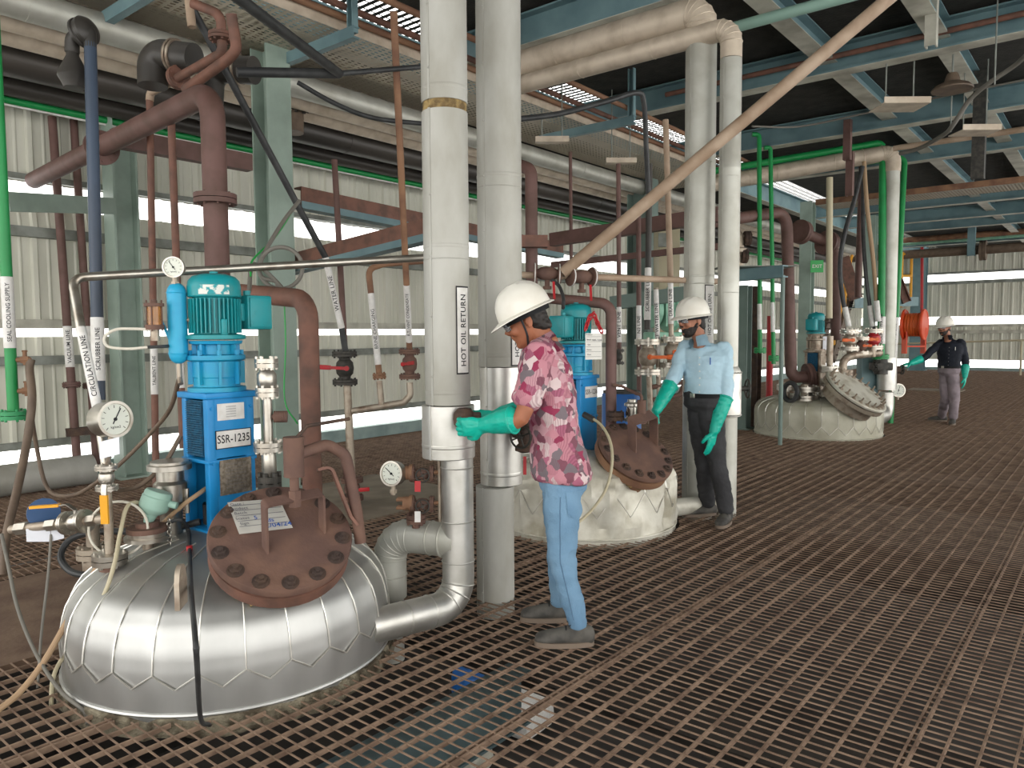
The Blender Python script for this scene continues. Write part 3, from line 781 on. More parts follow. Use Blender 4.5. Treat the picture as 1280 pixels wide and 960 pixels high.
face_plate(ag1, o1, s1, -.005, zP, .14, .08, 'white_tape', 'data_sticker', [('IIIIIIIIIIIIIIII', .008, 0, .024-.012*i, 1.5) for i in range(5)], 'ink_grey')['label'] = 'faded white data sticker'
MATS['worn_white']
zN = zat((A1.x+s1, A1.y), 595)
face_plate(ag1, o1, s1, .01, zN, .165, .17, 'nameplate', 'nameplate', [('::::::::::::::::::::', .016, 0, .065-.0165*i, 1.4) for i in range(9)], 'ink_grey', label='grey metal nameplate', th=.006, lx=.006)
b = nb(); cw = V((A1.x+.118*math.cos(-.5), A1.y+.118*math.sin(-.5), 0))
mm = MATS['worn_white']
M_ = []
for i in range(13):
    a = -1.1+1.15*i/12
    M_.append([b.verts.new((A1.x+.1255*math.cos(a), A1.y+.1255*math.sin(a), zat((A1.x+.08, A1.y-.05), 362)+dz)) for dz in (-.022, .022)])
for p_, q_ in zip(M_, M_[1:]): b.faces.new((p_[0], q_[0], q_[1], p_[1]))
obj('faded_sticker', b, 'worn_white', ag1)
A2 = onz(726, 578, .57)
ag2, o2, s2, k2, z2_ = agitator((-3.42, 5.03), 'teal motor agitator drive on the crumpled dome, behind the patterned shirt', -1, z0=.5)
face_plate(ag2, o2, s2, .03, zat((o2.x+s2, o2.y), 490), .18, .09, 'white_tape', 'number_sign', (('SSR-1236', .055, 0, 0, .78),), label='white sign starting with SSR')
zC = zat((o2.x+s2, o2.y), 432)
# hanging card and red chain on the second drive
cc2 = at(742, 433, 5.45); b = nb(); M_ = Matrix((V((.62, .78, 0)).normalized(), V((0, 0, 1)), V((.78, -.62, 0)).normalized())).transposed()
box(b, cc2, (.125, .19, .003), M_); kt = tag(obj('hanging_card', b, 'paper', None, 0), 'white form card hanging from a red chain at the second motor', 'card')
b = nb()
for i in range(5): box(b, cc2+M_ @ V((0, .07-.036*i, .0025)), (.115, .0015, .001), M_); text_flat(b, ('Product', 'Batch', 'Qty', 'Status', 'Date')[i], .014, cc2+M_ @ V((-.035, .085-.036*i, .003)), M_ @ V((1, 0, 0)), M_ @ V((0, 1, 0)))
text_flat(b, 'SSR-1236', .018, cc2+M_ @ V((.025, .045, .003)), M_ @ V((1, 0, 0)), M_ @ V((0, 1, 0)))
obj('form_line', b, 'ink', kt, None)
def chain(name, label, pts, r=.006, lk=.028, m='red_paint'):
    P = spline(pts, 12); L = 0; b = nb(); d0 = 0; seglen = lk*.7; acc = 0; nlk = 0
    for a, c in zip(P, P[1:]):
        d = (c-a).length; acc += d
        while acc >= seglen:
            acc -= seglen; p = c; dd = (c-a).normalized(); M = frame(dd)
            ax = M @ V((1, 0, 0)) if nlk % 2 else M @ V((0, 1, 0)); nlk += 1
            tb = nb(); torus(tb, (0, 0, 0), (0, 0, 1), lk*.36, r*.5, 12, 5)
            sd = ax.cross(dd); Q = Matrix((dd, sd, ax)).transposed()
            vm = {}
            for v in tb.verts: vm[v] = b.verts.new(p + Q @ V((v.co.x*1.5, v.co.y, v.co.z)))
            for f in tb.faces: b.faces.new([vm[v] for v in f.verts])
            tb.free()
    return tag(obj(name, b, m), label, 'chain')
chain('chain', 'red chain looped at the second motor above the hanging card', [at(731, 415, 5.42), at(735, 402, 5.42), at(741, 392, 5.42), at(746, 402, 5.42), at(752, 415, 5.42)], .012, .04)
A3 = onz(1022, 478, .57)
ag3, o3, s3, k3, z3_ = agitator((-3.62, 11.75), 'far teal motor agitator drive on the off white dome', -1, lant='steeldirty', H=1.24)
face_plate(ag3, o3, s3, .05, zat((o3.x+s3, o3.y), 429), .22, .2, 'plastic_bag', 'white_card', label='blank white card')
# ------------------------------------------------------------------ tall insulated pipes
zz = V((0, 0, 1)); UPZ = V((0, 0, 1))
def tall(label, segs, elbow=None):
    """segs: list of (xy, z0, z1, r, material); every jacket length is a part with a beaded end"""
    xy0 = segs[0][0]; t = thing('insulated_pipe', label, 'pipe', (*xy0, min(s[1] for s in segs)))
    for xy, z0, z1, r, m in segs:
        b = nb(); n = max(1, round((z1-z0)/.95)); h = (z1-z0)/n
        prof = []
        for i in range(n):
            a = z0+i*h
            prof += [(r*.985, a), (r*1.0, a+.004), (r, a+.055), (r*1.012, a+.06), (r*1.012, a+.07), (r, a+.075), (r, a+h-.004)]
        lathe(b, prof, (*xy, 0), (0, 0, 1), 40)
        o = obj('jacket', b, m, t, 12)
        d = V((CAM.x-xy[0], CAM.y-xy[1], 0)).normalized(); sd = V((-d.y, d.x, 0)); e = (d*.75+sd*-.66)
        b = nb(); box(b, V((*xy, (z0+z1)/2))+e*(r), (.012, .006, z1-z0), Matrix((V((-e.y, e.x, 0)), e, zz)).transposed())
        for i in range(int((z1-z0)/.3)): sph(b, V((*xy, z0+.15+.3*i))+e*(r+.003), .006, 6)
        obj('lap_seam', b, m, o, 0)
    return t
PA = at(560, 500, 3.88); PA = (PA.x, PA.y)
zj0, zj1 = zat(PA, 571), zat(PA, 505)
tA = tall('left of the two nearest tall insulated pipes, with the framed HOT OIL RETURN sign', [(PA, zat(PA, 138)+.03, 5.3, .116, 'alugrey'), (PA, zj1, zat(PA, 138)-.012, .116, 'alugrey'), (PA, zj0, zj1, .136, 'aluband')])
b = nb(); cyl(b, (*PA, zat(PA, 138)-.03), (*PA, zat(PA, 138)+.04), .110)
for v in b.verts: v.co += noise.noise_vector(v.co*30)*.004
obj('bare_wool_gap', b, 'wool', tA, label='bare strip of tan mineral wool')
PL = (PA[0]+.045, PA[1]+.015)
ground = onz(575, 790, .085)
b = nb()
lp = [V((*PL, zj0+.02)), V((*PL, .095)), V((C1[0]+.60, C1[1]+.32, .12))]
fp = fillet(lp, .14, 8); sweep(b, fp, .083, 28)
lower = obj('lower_jacket', b, 'aluband', tA)
b = nb()
for z in (zj0-.05, zat(PL, 700), zat(PL, 650)): torus(b, (*PL, z), zz, .083, .004, 32, 6)
for i in (2, 4, 6): d = (fp[i+1]-fp[i-1]); torus(b, fp[i], d, .083, .004, 32, 6)
dd = (lp[2]-lp[1]); torus(b, lp[1]+dd*.35, dd, .083, .004, 32, 6); torus(b, lp[1]+dd*.62, dd, .083, .004, 32, 6)
obj('jacket_bead', b, 'aluband', lower)
def pipe_sign(t, xy, r, px0, y0, y1, text, wdt=.066, size=.05, sx=1.):
    """framed vertical strip wrapped on a tall pipe, read from the bottom up"""
    z0, z1 = zat(xy, y1), zat(xy, y0); c = V((*xy, 0))
    # azimuth on the pipe seen at px0
    best = None
    for i in range(-90, 91):
        d = V((CAM.x-xy[0], CAM.y-xy[1], 0)).normalized(); a = math.radians(i); e = V((d.x*math.cos(a)-d.y*math.sin(a), d.x*math.sin(a)+d.y*math.cos(a), 0))
        q = V((*xy, (z0+z1)/2))+e*r-CAM; px = 640+F*q.dot(RT)/q.dot(FW)
        if best is None or abs(px-px0) < best[0]: best = (abs(px-px0), e)
    e = best[1]; s = zz.cross(e)
    def strip(bm, off, w, za, zb, n=8):
        prev = None
        for k in range(n+1):
            th = (k/n-.5)*w/r; q = (e*math.cos(th)+s*math.sin(th))*(r+off)
            cur = (bm.verts.new(c+q+zz*za), bm.verts.new(c+q+zz*zb))
            if prev: bm.faces.new((prev[0], cur[0], cur[1], prev[1]))
            prev = cur
    b = nb(); strip(b, .0025, wdt, z0, z1); so = obj('pipe_sign', b, 'ink', t, None, label='black framed white sign')
    b = nb(); strip(b, .0035, wdt-.012, z0+.008, z1-.008); obj('sign_face', b, 'white_tape', so, None)
    b = nb(); text_round(b, text, size, c+zz*((z0+z1)/2), zz, r+.0048, e, sx); obj('lettering', b, 'ink', so, None)
pipe_sign(tA, PA, .117, 579, 359, 467, 'HOT OIL RETURN', .085, .047, .92)
PB = at(626, 500, 4.3); PB = (PB.x, PB.y); PBf = at(619, 660, 4.3); PBf = (PBf.x, PBf.y)
zk0, zk1 = zat(PB, 604), zat(PB, 458)
tB = tall('right of the two nearest tall insulated pipes, ending in a dull grey foot', [(PB, zk1, 5.3, .125, 'alugrey'), (PB, zk0, zk1, .120, 'aluband'), (PBf, -.1, zk0, .108, 'alugrey')])
pipe_sign(tB, PB, .126, 646, 358, 457, 'HOT OIL RETURN', .085, .047, .88)
# branch from the left pipe to the vessel side: short insulated elbow
q0, q1, q2 = V((*PL, zat(PL, 676))), at(487, 667, 4.05), None
q2 = V((q1.x, q1.y, zat(q1.xy, 745)))
b = nb(); fp = fillet([q0, q1, q2], .13, 6); sweep(b, fp, .088, 26)
brt = thing('insulated_elbow', 'short grey insulated elbow between the tall pipe and the shiny dome', 'pipe', q2)
bo = obj('jacket', b, 'aludull', brt)
b = nb()
for i in range(1, 8): torus(b, fp[i], fp[min(i+1, len(fp)-1)]-fp[i-1], .088, .0035, 28, 6)
torus(b, q1.lerp(q0, .62), q0-q1, .089, .004, 28, 6); torus(b, q1.lerp(q0, .8), q0-q1, .09, .006, 28, 6); torus(b, q2+zz*.12, zz, .089, .004, 28, 6)
obj('jacket_bead', b, 'aludull', bo)
b = nb(); sweep(b, [q2, q2-zz*.35], .07, 20); obj('pipe_end', b, 'alugrey', brt)
# the far pair of insulated pipes with their overhead runs
PC = onz(871, 632); PD = onz(907, 640); PC = (PC.x, PC.y); PD = (PD.x, PD.y)
zcT, zdT = zat(PC, 14), zat(PD, 34)
def tall_elbow(label, xy, r, zt, pxl, sign_=None, low=None):
    xe = ony(628, 90, xy[1]).x
    t = tall(label, [(xy, (low or -.1), zt-.25, r, 'aludull')])
    b = nb(); end = V((xe, xy[1], zt)); fp = fillet([V((*xy, zt-.25)), V((*xy, zt)), end, end+zz*.6], .22, 5); sweep(b, fp, r, 32); o = obj('overhead_jacket', b, 'alubeige', t)
    b = nb()
    for i in range(1, 6): torus(b, fp[i], fp[i+1]-fp[i-1], r, .005, 32, 6)
    x = xy[0]-.7
    while x > xe+.4: torus(b, (x, xy[1], zt), (1, 0, 0), r, .004, 32, 6); x -= .75
    obj('jacket_bead', b, 'alubeige', o)
    return t
tC = tall_elbow('left of the far pair of insulated pipes, standing before the man in blue', PC, .128, zcT, 0)
pipe_sign(tC, PC, .129, 887, 357, 430, 'HOT OIL RETURN', .10, .055, .75)
tD = tall_elbow('thinner right one of the far pair of insulated pipes, with handwheel valve', PD, .086, zdT, 0, low=-.05)
b = nb(); za, zb_ = zat(PD, 521), zat(PD, 458); lathe(b, [(.088, za), (.115, za+.01), (.115, zb_-.05), (.088, zb_)], (*PD, 0), zz, 32); torus(b, (*PD, za+.02), zz, .116, .006, 32, 6); torus(b, (*PD, zb_-.05), zz, .116, .006, 32, 6)
obj('valve_jacket', b, 'aluband', tD)
b = nb(); hc = V((*PD, zat(PD, 486)))+V((.78, .63, 0))*.17; cyl(b, V((*PD, hc.z)), hc, .022); wheel(b, hc, (.78, .63, 0), .075, .008); obj('handwheel', b, 'castblack', tD)
b = nb(); sweep(b, fillet([V((*PD, .07)), V((PD[0]-.12, PD[1]-.1, .07)), V((C2[0]+.55, C2[1]+.35, .10))], .1), .072, 22); tag(obj('insulated_pipe', b, 'aluworn'), 'worn aluminium pipe low on the grating behind the crumpled dome', 'pipe')
# slanting tan pipe
s0, s1 = at(704, 341, 5.93), at(1130, -18, 5.2)
one_pipe('slanting_pipe', 'long tan pipe slanting up to the right across the far insulated pair', [s0, s0+(s1-s0)*((4.76-s0.z)/(s1.z-s0.z))], .047, 'tanpipe')
# ------------------------------------------------------------------ stainless line over the first agitator
LH = 3.62
h0 = at(90, 347, LH); h1 = at(532, 322, 4.25)
d1, d2 = at(101, 410, 3.55), at(121, 505, 3.47); d3 = at(134, 590, 3.40)
one_pipe('circulation_pipe', 'stainless pipe crossing over the blue motor and dropping to the circulation line', [h1, h0, d1, d2, d3], .021, 'steel', R=.05, sleeves=((d2+(d3-d2)*.05, d1, 'CIRCULATION LINE', .033),))
# ------------------------------------------------------------------ pipes at the left edge
g0 = at(17, 520, 4.3); gx = (g0.x, g0.y)
gz = lambda py: V((*gx, zat(gx, py)))
t = one_pipe('seal_cooling_pipe', 'green pipe at the left picture edge with seal cooling supply marking', [gz(515), gz(-40)], .030, 'green_paint', sleeves=((gz(435), gz(346), 'SEAL COOLING SUPPLY', .030),))
b = nb(); flange(b, gz(519), zz, .07, .022, 6); obj('blind_flange', b, 'greenflange', t)
for py in (450, 489):
    b = nb(); q = gz(py); e = V((.5, .8, 0)).normalized(); cyl(b, q, q+e*.10, .014); cyl(b, q+e*.05, q+e*.09, .022, seg=6); cyl(b, q+e*.07-zz*.03, q+e*.07+zz*.045, .011); box(b, q+e*.07+zz*.05, (.05, .014, .01)); obj('drain_tap', b, 'rustorange', t)
q = gz(450)+V((.5, .8, 0)).normalized()*.1
b = nb(); sweep(b, spline([q, at(37, 462, 4.3), at(40, 500, 4.25), at(34, 550, 4.2), at(22, 610, 4.05), at(8, 670, 3.9), at(3, 720, 3.8)]), .022, 12); tag(obj('hose', b, 'hose_brown'), 'thick brown hose hanging from the green pipe tap', 'hose')
q = gz(489)+V((.5, .8, 0)).normalized()*.1
b = nb(); sweep(b, spline([q, at(40, 520, 4.5), at(46, 560, 4.6), at(55, 600, 4.6), at(68, 618, 4.5), at(95, 618, 4.4), at(122, 602, 4.3), at(150, 580, 4.3), at(185, 545, 4.3), at(212, 512, 4.15), at(225, 470, 3.95)]), .012, 10); tag(obj('hose', b, 'hose_brown'), 'thin brown hose looping from the green pipe low tap to the seal pot', 'hose')
def upright(name, label, px0, py0, px1, py1, dep, r, m, sl=None, fl=(), size=.03, ext=True, dep1=None):
    a, c = at(px0, py0, dep), at(px1, py1, dep1 or dep)
    f = lambda py: a+(c-a)*((py-py0)/(py1-py0))
    pts = [a, c]
    return one_pipe(name, label, pts, r, m, sleeves=((f(sl[1]), f(sl[0]), sl[2], size),) if sl else (), flanges=[(f(y), c-a, r*2.1, .02) for y in fl])
upright('vacuum_pipe', 'leftmost brown pipe against the ribbed wall, with vacuum line marking', 65, 146, 97, 585, 7.62, .040, 'oxide', (408, 459, 'VACUUM LINE'), (481,), .05)
upright('brown_pipe', 'brown pipe between the vacuum line and the dark blue scrubber pipe', 92, 150, 121, 588, 7.8, .038, 'oxide', (408, 470, 'N2 LINE'), (482,), .04)
b = nb(); beam(b, at(82, 541, 7.55), at(122, 537, 7.7), .08, .08, .012, 'C'); tag(obj('pipe_support', b, 'rustdark', None, 0), 'short rusty channel clamped across two brown wall pipes', 'bracket')
# scrubber line with its black elbow and bell
sa, sb_ = at(113, 60, 4.4), at(124, 500, 4.4)
f = lambda py: sa+(sb_-sa)*((py-60)/440)
ts = one_pipe('scrubber_pipe', 'dark blue rubber covered scrubber pipe with black elbow and bell on top', [f(500), f(54)], .034, 'rubberblue', sleeves=((f(476), f(397), 'SCRUBBER LINE', .034),))
ec = at(106, 46, 4.4); lf = (at(80, 60, 4.45)-ec).normalized()
b = nb(); sweep(b, fillet([f(60), f(36), f(36)+lf*.06], .04), .034, 16); lathe(b, [(.03, -.02), (.07, .0), (.085, .02), (.085, .04), (.08, .045), (.08, .055), (.088, .06), (.088, .075), (.06, .085)], f(36)+lf*.0, lf, 28)
k0 = f(36)+lf*.08
sweep(b, fillet([k0, k0+lf*.06, k0+lf*.065-zz*.08], .05), .04, 18); obj('elbow', b, 'blackpipe', ts)
bc = k0+lf*.062-zz*.07; b = nb(); lathe(b, [(.035, 0), (.035, .03), (.085, .135), (.087, .15), (.065, .19), (.055, .215), (.001, .216)], bc, -zz, 28); obj('bell_reducer', b, 'blackpipe', ts)
# black elbow ducts on the rack
def duct(label, pts, r, rings=()):
    P = [V(p) for p in pts]; t = thing('duct_elbow', label, 'duct', P[0]); b = nb(); fp = fillet(P, r*1.5, 8); sweep(b, fp, r, 24); obj('duct', b, 'blackpipe', t)
    b = nb()
    for c, d in rings: torus(b, V(c)-V(d).normalized()*.015, d, r*1.05, .012, 32, 6); torus(b, V(c)+V(d).normalized()*.015, d, r*1.05, .012, 32, 6)
    obj('joint_ring', b, 'steeldirty', t)
e0, e1, e2 = at(191, 108, 5.6), at(190, 66, 5.6), at(243, 73, 5.5)
duct('glossy black elbow duct bending towards the right, left of the rusty elbow', [e0, e1, e2], .105, ((e1.lerp(e2, .55), e2-e1),))
e0, e1, e2 = at(262, 128, 6.0), at(264, 86, 6.0), at(318, 88, 5.9)
duct('black elbow duct behind the rusty elbow, with grey pipe out of it', [e0, e1, e2], .105, ((e1.lerp(e2, .62), e2-e1),))
# big rusty vapour line
RY = at(265, 118, 4.9); vb = at(273, 345, 4.9)
rl = ony(6, 243, RY.y+.25); rl = rl if rl.x > -8.35 else V((RY.x, RY.y, RY.z)).lerp(rl, (RY.x+8.35)/(RY.x-rl.x)); rr = V((RY.x, RY.y, RY.z))
t = one_pipe('vapour_pipe', 'large rusty pipe rising behind the blue motor and bending left at the top', [V((rr.x, rr.y, zat(rr.xy, 350))), rr+zz*.02, rl], .078, 'oxide', R=.17, seg=24, flanges=((V((rr.x, rr.y, zat(rr.xy, 249))), zz, .135, .03),))
mid = rr.lerp(rl, .52); b = nb(); flange(b, mid, rl-rr, .14, .025, 10, False); cyl(b, mid, mid+(rl-rr).normalized()*.09, .10, .078, 24); obj('collar', b, 'oxide', t)
vj = V((rr.x, rr.y, zat(rr.xy, 365)))
a0 = at(352, 372, 4.35); a1 = at(385, 374, 4.30); a2 = at(384, 640, 4.30)
one_pipe('vapour_pipe', 'rusty elbow pipe dropping to the right of the blue motor', [vj-zz*.02, at(300, 366, 4.75), a1, V((a1.x, a1.y, .55))], .056, 'oxide2', R=.13, seg=22)
upright('red_brown_pipe', 'red brown pipe left of the motor, marked talbent line', 187, 122, 196, 655, 5.9, .026, 'oxide2', (434, 493, 'TALBENT LINE'), (), .034)
upright('red_brown_pipe', 'red brown pipe just left of the rusty riser, marked near the seal pot', 214, 150, 229, 560, 5.4, .026, 'oxide2', (452, 485, 'N FOR'), (), .03)
one_pipe('red_brown_pipe', 'red brown pipe with beige end bending off at the upper left flange', [at(187, 126, 5.9), at(188, 116, 5.9), at(222, 98, 5.6)], .03, 'tanpipe', R=.05)
one_pipe('red_brown_pipe', 'red brown pipe loop under the upper tray, left of the black hose', [at(218, 100, 5.5), at(278, 66, 5.1), at(276, 18, 5.0), at(240, 4, 5.0)], .032, 'oxide2', R=.07, flanges=((at(223, 97, 5.5), at(278, 66, 5.1)-at(218, 100, 5.5), .085, .02), (at(276, 46, 5.05), zz, .08, .02)))
one_pipe('red_brown_pipe', 'second red brown pipe loop ending above the rusty elbow', [at(232, 112, 5.2), at(285, 74, 4.9), at(296, 62, 4.85), at(289, 18, 4.8)], .035, 'oxide2', R=.06)
# ------------------------------------------------------------------ ball valves and the valve manifolds
def valve(label, c, d, r, m='castblack', rim='steel', lever=None, lm='red_paint', L=None, group=None, wheel_=None, wm='castblack', bolts=True):
    """flanged ball / globe valve: body between two flanges on axis d, lever or handwheel"""
    c, d = V(c), V(d).normalized(); L = L or r*3.2; t = thing('valve', label, 'valve', c-d*L/2, group)
    b = nb(); lathe(b, [(r*1.0, -L/2), (r*1.0, -L*.3), (r*1.45, -L*.2), (r*1.6, 0), (r*1.45, L*.2), (r, L*.3), (r, L/2)], c, d, 20)
    obj('body', b, m, t)
    for s in (-1, 1):
        b = nb(); flange(b, c+d*s*L/2, d, r*2.2, r*.42, 6 if bolts else 4, True, r*.2); obj('flange', b, rim, t)
    if lever is not None:
        lv = V(lever); n = d.cross(lv).normalized(); n = n if n.dot(TOCAM) > 0 else -n
        out = lv.normalized(); b = nb()
        s0 = c+n*r*1.0; cyl(b, c, c+n*r*2.0, r*.45, seg=10); box(b, c+n*r*2.0+out*lv.length*.5, (lv.length, r*.55, r*.25), Matrix((out, d, n)).transposed()); box(b, c+n*r*2.0+out*lv.length*.75, (lv.length*.5, r*.8, r*.4), Matrix((out, d, n)).transposed(), r*.1)
        obj('lever', b, lm, t)
    if wheel_ is not None:
        wv = V(wheel_); b = nb(); cyl(b, c, c+wv, r*.4, seg=10); cyl(b, c+wv*.3, c+wv*.5, r*.9, seg=12); obj('stem', b, m, t)
        b = nb(); wheel(b, c+wv, wv, r*1.7, r*.18); obj('handwheel', b, wm, t)
    return t
DM = 6.7
# rubber water line
w0, w1, w2 = at(240, 12, 5.3), at(407, 322, 6.5), at(430, 415, DM)
w1b = at(427, 410, DM-.05)
t = one_pipe('water_hose', 'black rubber water line slanting from the top left to the black valve', [at(238, 6, 5.3), w1, w1b, at(432, 440, DM)], .027, 'rubber', sleeves=((w1b, w1, 'WATER LINE', .052),))
b = nb(); cyl(b, at(236, 0, 5.3), at(240, 34, 5.3), .03); obj('hose_end', b, 'tanpipe', t)
valve('black flanged valve with long red lever below the water line', at(431, 460, DM), zz, .05, 'castblack', 'castblack', at(392, 458, DM-.1)-at(431, 460, DM), 'red_paint', .25)
one_pipe('drain_pipe', 'pale stained pipe standing below the black valve', [at(434, 482, DM), V((at(440, 600, DM).x, at(440, 600, DM).y, .10))], .036, 'steeldirty')
q = V((at(440, 600, DM).x, at(440, 600, DM).y, .14))
valve('low valve with red lever at the foot of the stained pipe', q, zz, .045, 'rust', 'rust', at(462, 598, DM)-at(438, 600, DM), 'red_paint', .16)
upright('marked_pipe', 'rusty elbow pipe with brine charging sleeve, between two valves', 462, 350, 474, 468, DM, .028, 'rustorange', (367, 456, 'BRINE CHARGING'), (470,), .042)
one_pipe('brown_pipe', 'brown bent pipe running right from the brine charging pipe', [at(462, 352, DM), at(461, 336, DM), at(480, 330, DM), at(532, 326, DM+.2)], .028, 'rustorange', R=.07)
one_pipe('manifold_pipe', 'stained horizontal header joining three marked pipes', [at(440, 514, DM), at(505, 503, DM), at(513, 494, DM), at(512, 478, DM)], .03, 'steeldirty', R=.05)
one_pipe('drop_pipe', 'short stained pipe under the brine charging flange', [at(474, 476, DM), at(477, 506, DM)], .028, 'steeldirty')
upright('vent_pipe', 'long brown vertical pipe with vent sleeve left of the tall pipes', 492, 14, 512, 438, 5.2, .026, 'rustorange', (339, 424, 'R.T. VENT CONDENSATE'), (), .034, dep1=6.6)
valve('rusty flanged valve with short red lever left of the tall pipe', at(512, 455, 6.62), zz, .042, 'rust', 'rust', at(527, 453, 6.5)-at(512, 455, 6.62), 'red_paint', .22)
upright('red_brown_pipe', 'red brown pipe behind the rubber water line', 418, 200, 437, 545, 7.4, .03, 'oxide')
# round hose coil and cable near the green column
b = nb(); c0 = at(351, 335, 4.6)
sweep(b, spline([at(374, 251, 5), at(352, 280, 4.8), at(328, 322, 4.6), at(326, 345, 4.6), at(345, 352, 4.6)]+[c0+(at(351+27*math.cos(a), 335+26*math.sin(a), 4.6)-c0) for a in [1.7-.5*k for k in range(14)]]+[at(318, 330, 4.55), at(311, 365, 4.4)]), .013, 8)
tag(obj('cable_coil', b, 'cable_grey'), 'grey cable wound in a ring beside the green column', 'cable')
b = nb(); sweep(b, spline([at(371, 255, 5), at(345, 295, 4.8), at(316, 325, 4.5), at(313, 345, 4.4)]), .006, 6); tag(obj('earth_wire', b, 'exit_green'), 'yellow green earth wire hanging by the cable ring', 'wire')
b = nb(); sweep(b, spline([at(355, 370, 4.5), at(357, 430, 4.5), at(356, 500, 4.5), at(372, 530, 4.5)]), .005, 6); tag(obj('earth_wire', b, 'exit_green'), 'green wire hanging down the green column behind the steel nozzle', 'wire')
# ------------------------------------------------------------------ people
mat('skin_a', '9c6246', .55, 0, '8d573d', 14.); mat('skin_b', 'a06d54', .55, 0, '8c5c46', 14.)
mat('hair', '17130f', .6, 0, '241d18', 60.); mat('beard', '1c1512', .7, 0, '2c211b', 60.)
mat('helmet', 'e3e0d6', .35, 0, 'd6d1c4', 6.); mat('strap', '202225', .6)
mat('jeans', '7698b2', .9, 0, '5b7d99', 4., .35, .7, bump=.25, bscale=160)
mat('seam_thread', '56738c', .9); mat('shirt_blue', 'aecbd8', .8, 0, 'a3c0ce', 5., bump=.15, bscale=120)
mat('trouser_black', '2e2e30', .85, 0, '38383a', 6., bump=.15, bscale=120)
mat('shirt_black', '121722', .8, 0, '1a1f2b', 6.); mat('trouser_mauve', '8d8186', .85, 0, '7f7479', 5.)
mat('shoe', '5a5751', .75, 0, '3d3b38', 9., .4, .6, bump=.1); mat('sole', '75675a', .8)
mat('glove', '0cab95', .42, 0, '0a9c88', 10., bump=.08, bscale=60)
mat('eye_white', 'd9d4cc', .3)
m = mat('shirt_print', 'c47f90', .8); nt = m.node_tree; bs = nt.nodes['Principled BSDF']; tc = nt.nodes['Texture Coordinate']
def vor(scale, feat='F1', rnd=1.):
    v = nt.nodes.new('ShaderNodeTexVoronoi'); v.feature = feat; v.inputs['Scale'].default_value = scale; v.inputs['Randomness'].default_value = rnd; v.distance = 'MANHATTAN'
    nt.links.new(tc.outputs['Object'], v.inputs['Vector']); return v
v1_ = vor(23.); sp_ = nt.nodes.new('ShaderNodeSeparateXYZ'); nt.links.new(v1_.outputs['Color'], sp_.inputs[0])
cr_ = nt.nodes.new('ShaderNodeValToRGB'); cr_.color_ramp.interpolation = 'CONSTANT'
for i_, (p_, c_) in enumerate(((0, 'b37a85'), (.2, '744552'), (.38, 'c9b6b5'), (.52, '9c5b70'), (.64, '6e6368'), (.8, 'b98d95'), (.93, '8a2d4b'))):
    e_ = cr_.color_ramp.elements[i_] if i_ < 2 else cr_.color_ramp.elements.new(p_)
    e_.position = p_; e_.color = lin(c_)
nt.links.new(sp_.outputs[0], cr_.inputs['Fac'])
wv_ = nt.nodes.new('ShaderNodeTexWave'); wv_.inputs['Scale'].default_value = 42; wv_.inputs['Distortion'].default_value = 1.5; nt.links.new(tc.outputs['Object'], wv_.inputs['Vector'])
th_ = nt.nodes.new('ShaderNodeMath'); th_.operation = 'GREATER_THAN'; th_.inputs[1].default_value = .55; nt.links.new(sp_.outputs[1], th_.inputs[0])
mu_ = nt.nodes.new('ShaderNodeMath'); mu_.operation = 'MULTIPLY'; nt.links.new(th_.outputs[0], mu_.inputs[0]); nt.links.new(wv_.outputs['Fac'], mu_.inputs[1])
mu2_ = nt.nodes.new('ShaderNodeMath'); mu2_.operation = 'MULTIPLY'; nt.links.new(mu_.outputs[0], mu2_.inputs[0]); mu2_.inputs[1].default_value = .45
mx_ = nt.nodes.new('ShaderNodeMixRGB'); nt.links.new(mu2_.outputs[0], mx_.inputs['Fac']); nt.links.new(cr_.outputs['Color'], mx_.inputs['Color1']); mx_.inputs['Color2'].default_value = lin('6d3145')
nt.links.new(mx_.outputs['Color'], bs.inputs['Base Color'])

def loft(bm, secs, seg=18, rd=.5):
    """secs: (centre, half-axis a, half-axis b)"""
    prev = None
    secs = [(V(c), V(a), V(b_)) for c, a, b_ in secs]
    c0, a0, b0 = secs[0]; c1, a1, b1 = secs[-1]
    k0 = (secs[0][0]-secs[1][0]).normalized()*min(a0.length, b0.length)*rd; q0 = .35 if rd > .2 else .95; q1 = .72 if rd > .2 else .98; k1 = (secs[-1][0]-secs[-2][0]).normalized()*min(a1.length, b1.length)*.5
    full = [(c0+k0, a0*q0, b0*q0), (c0+k0*.7, a0*q1, b0*q1)]+secs+[(c1+k1*.7, a1*.72, b1*.72), (c1+k1, a1*.35, b1*.35)]
    for c, a, b_ in full:
        cur = [bm.verts.new(c+a*math.cos(2*PI*i/seg)+b_*math.sin(2*PI*i/seg)) for i in range(seg)]
        if prev: bridge(bm, prev, cur)
        else: cap(bm, cur, True)
        prev = cur
    cap(bm, prev)
def limb(bm, pts, rs, seg=14):
    """tapered limb through joints; radii a number or (a, b) flattened along z"""
    pts = [V(p) for p in pts]; n = len(pts); secs = []; M = frame(pts[1]-pts[0]); t0 = (pts[1]-pts[0]).normalized()
    for i, p in enumerate(pts):
        t = (pts[min(i+1, n-1)]-pts[max(i-1, 0)]).normalized(); M = t0.rotation_difference(t).to_matrix() @ M; t0 = t
        r = rs[i]; r = r if isinstance(r, tuple) else (r, r); secs.append((p, M @ V((r[0], 0, 0)), M @ V((0, r[1], 0))))
    loft(bm, secs, seg)
def lerp_chain(pts, rs, k=4):
    P = spline(pts, k); R = []
    for i in range(len(P)): f = i/k; j = min(int(f), len(rs)-2); R.append(rs[j]+(rs[j+1]-rs[j])*(f-j))
    return P, R
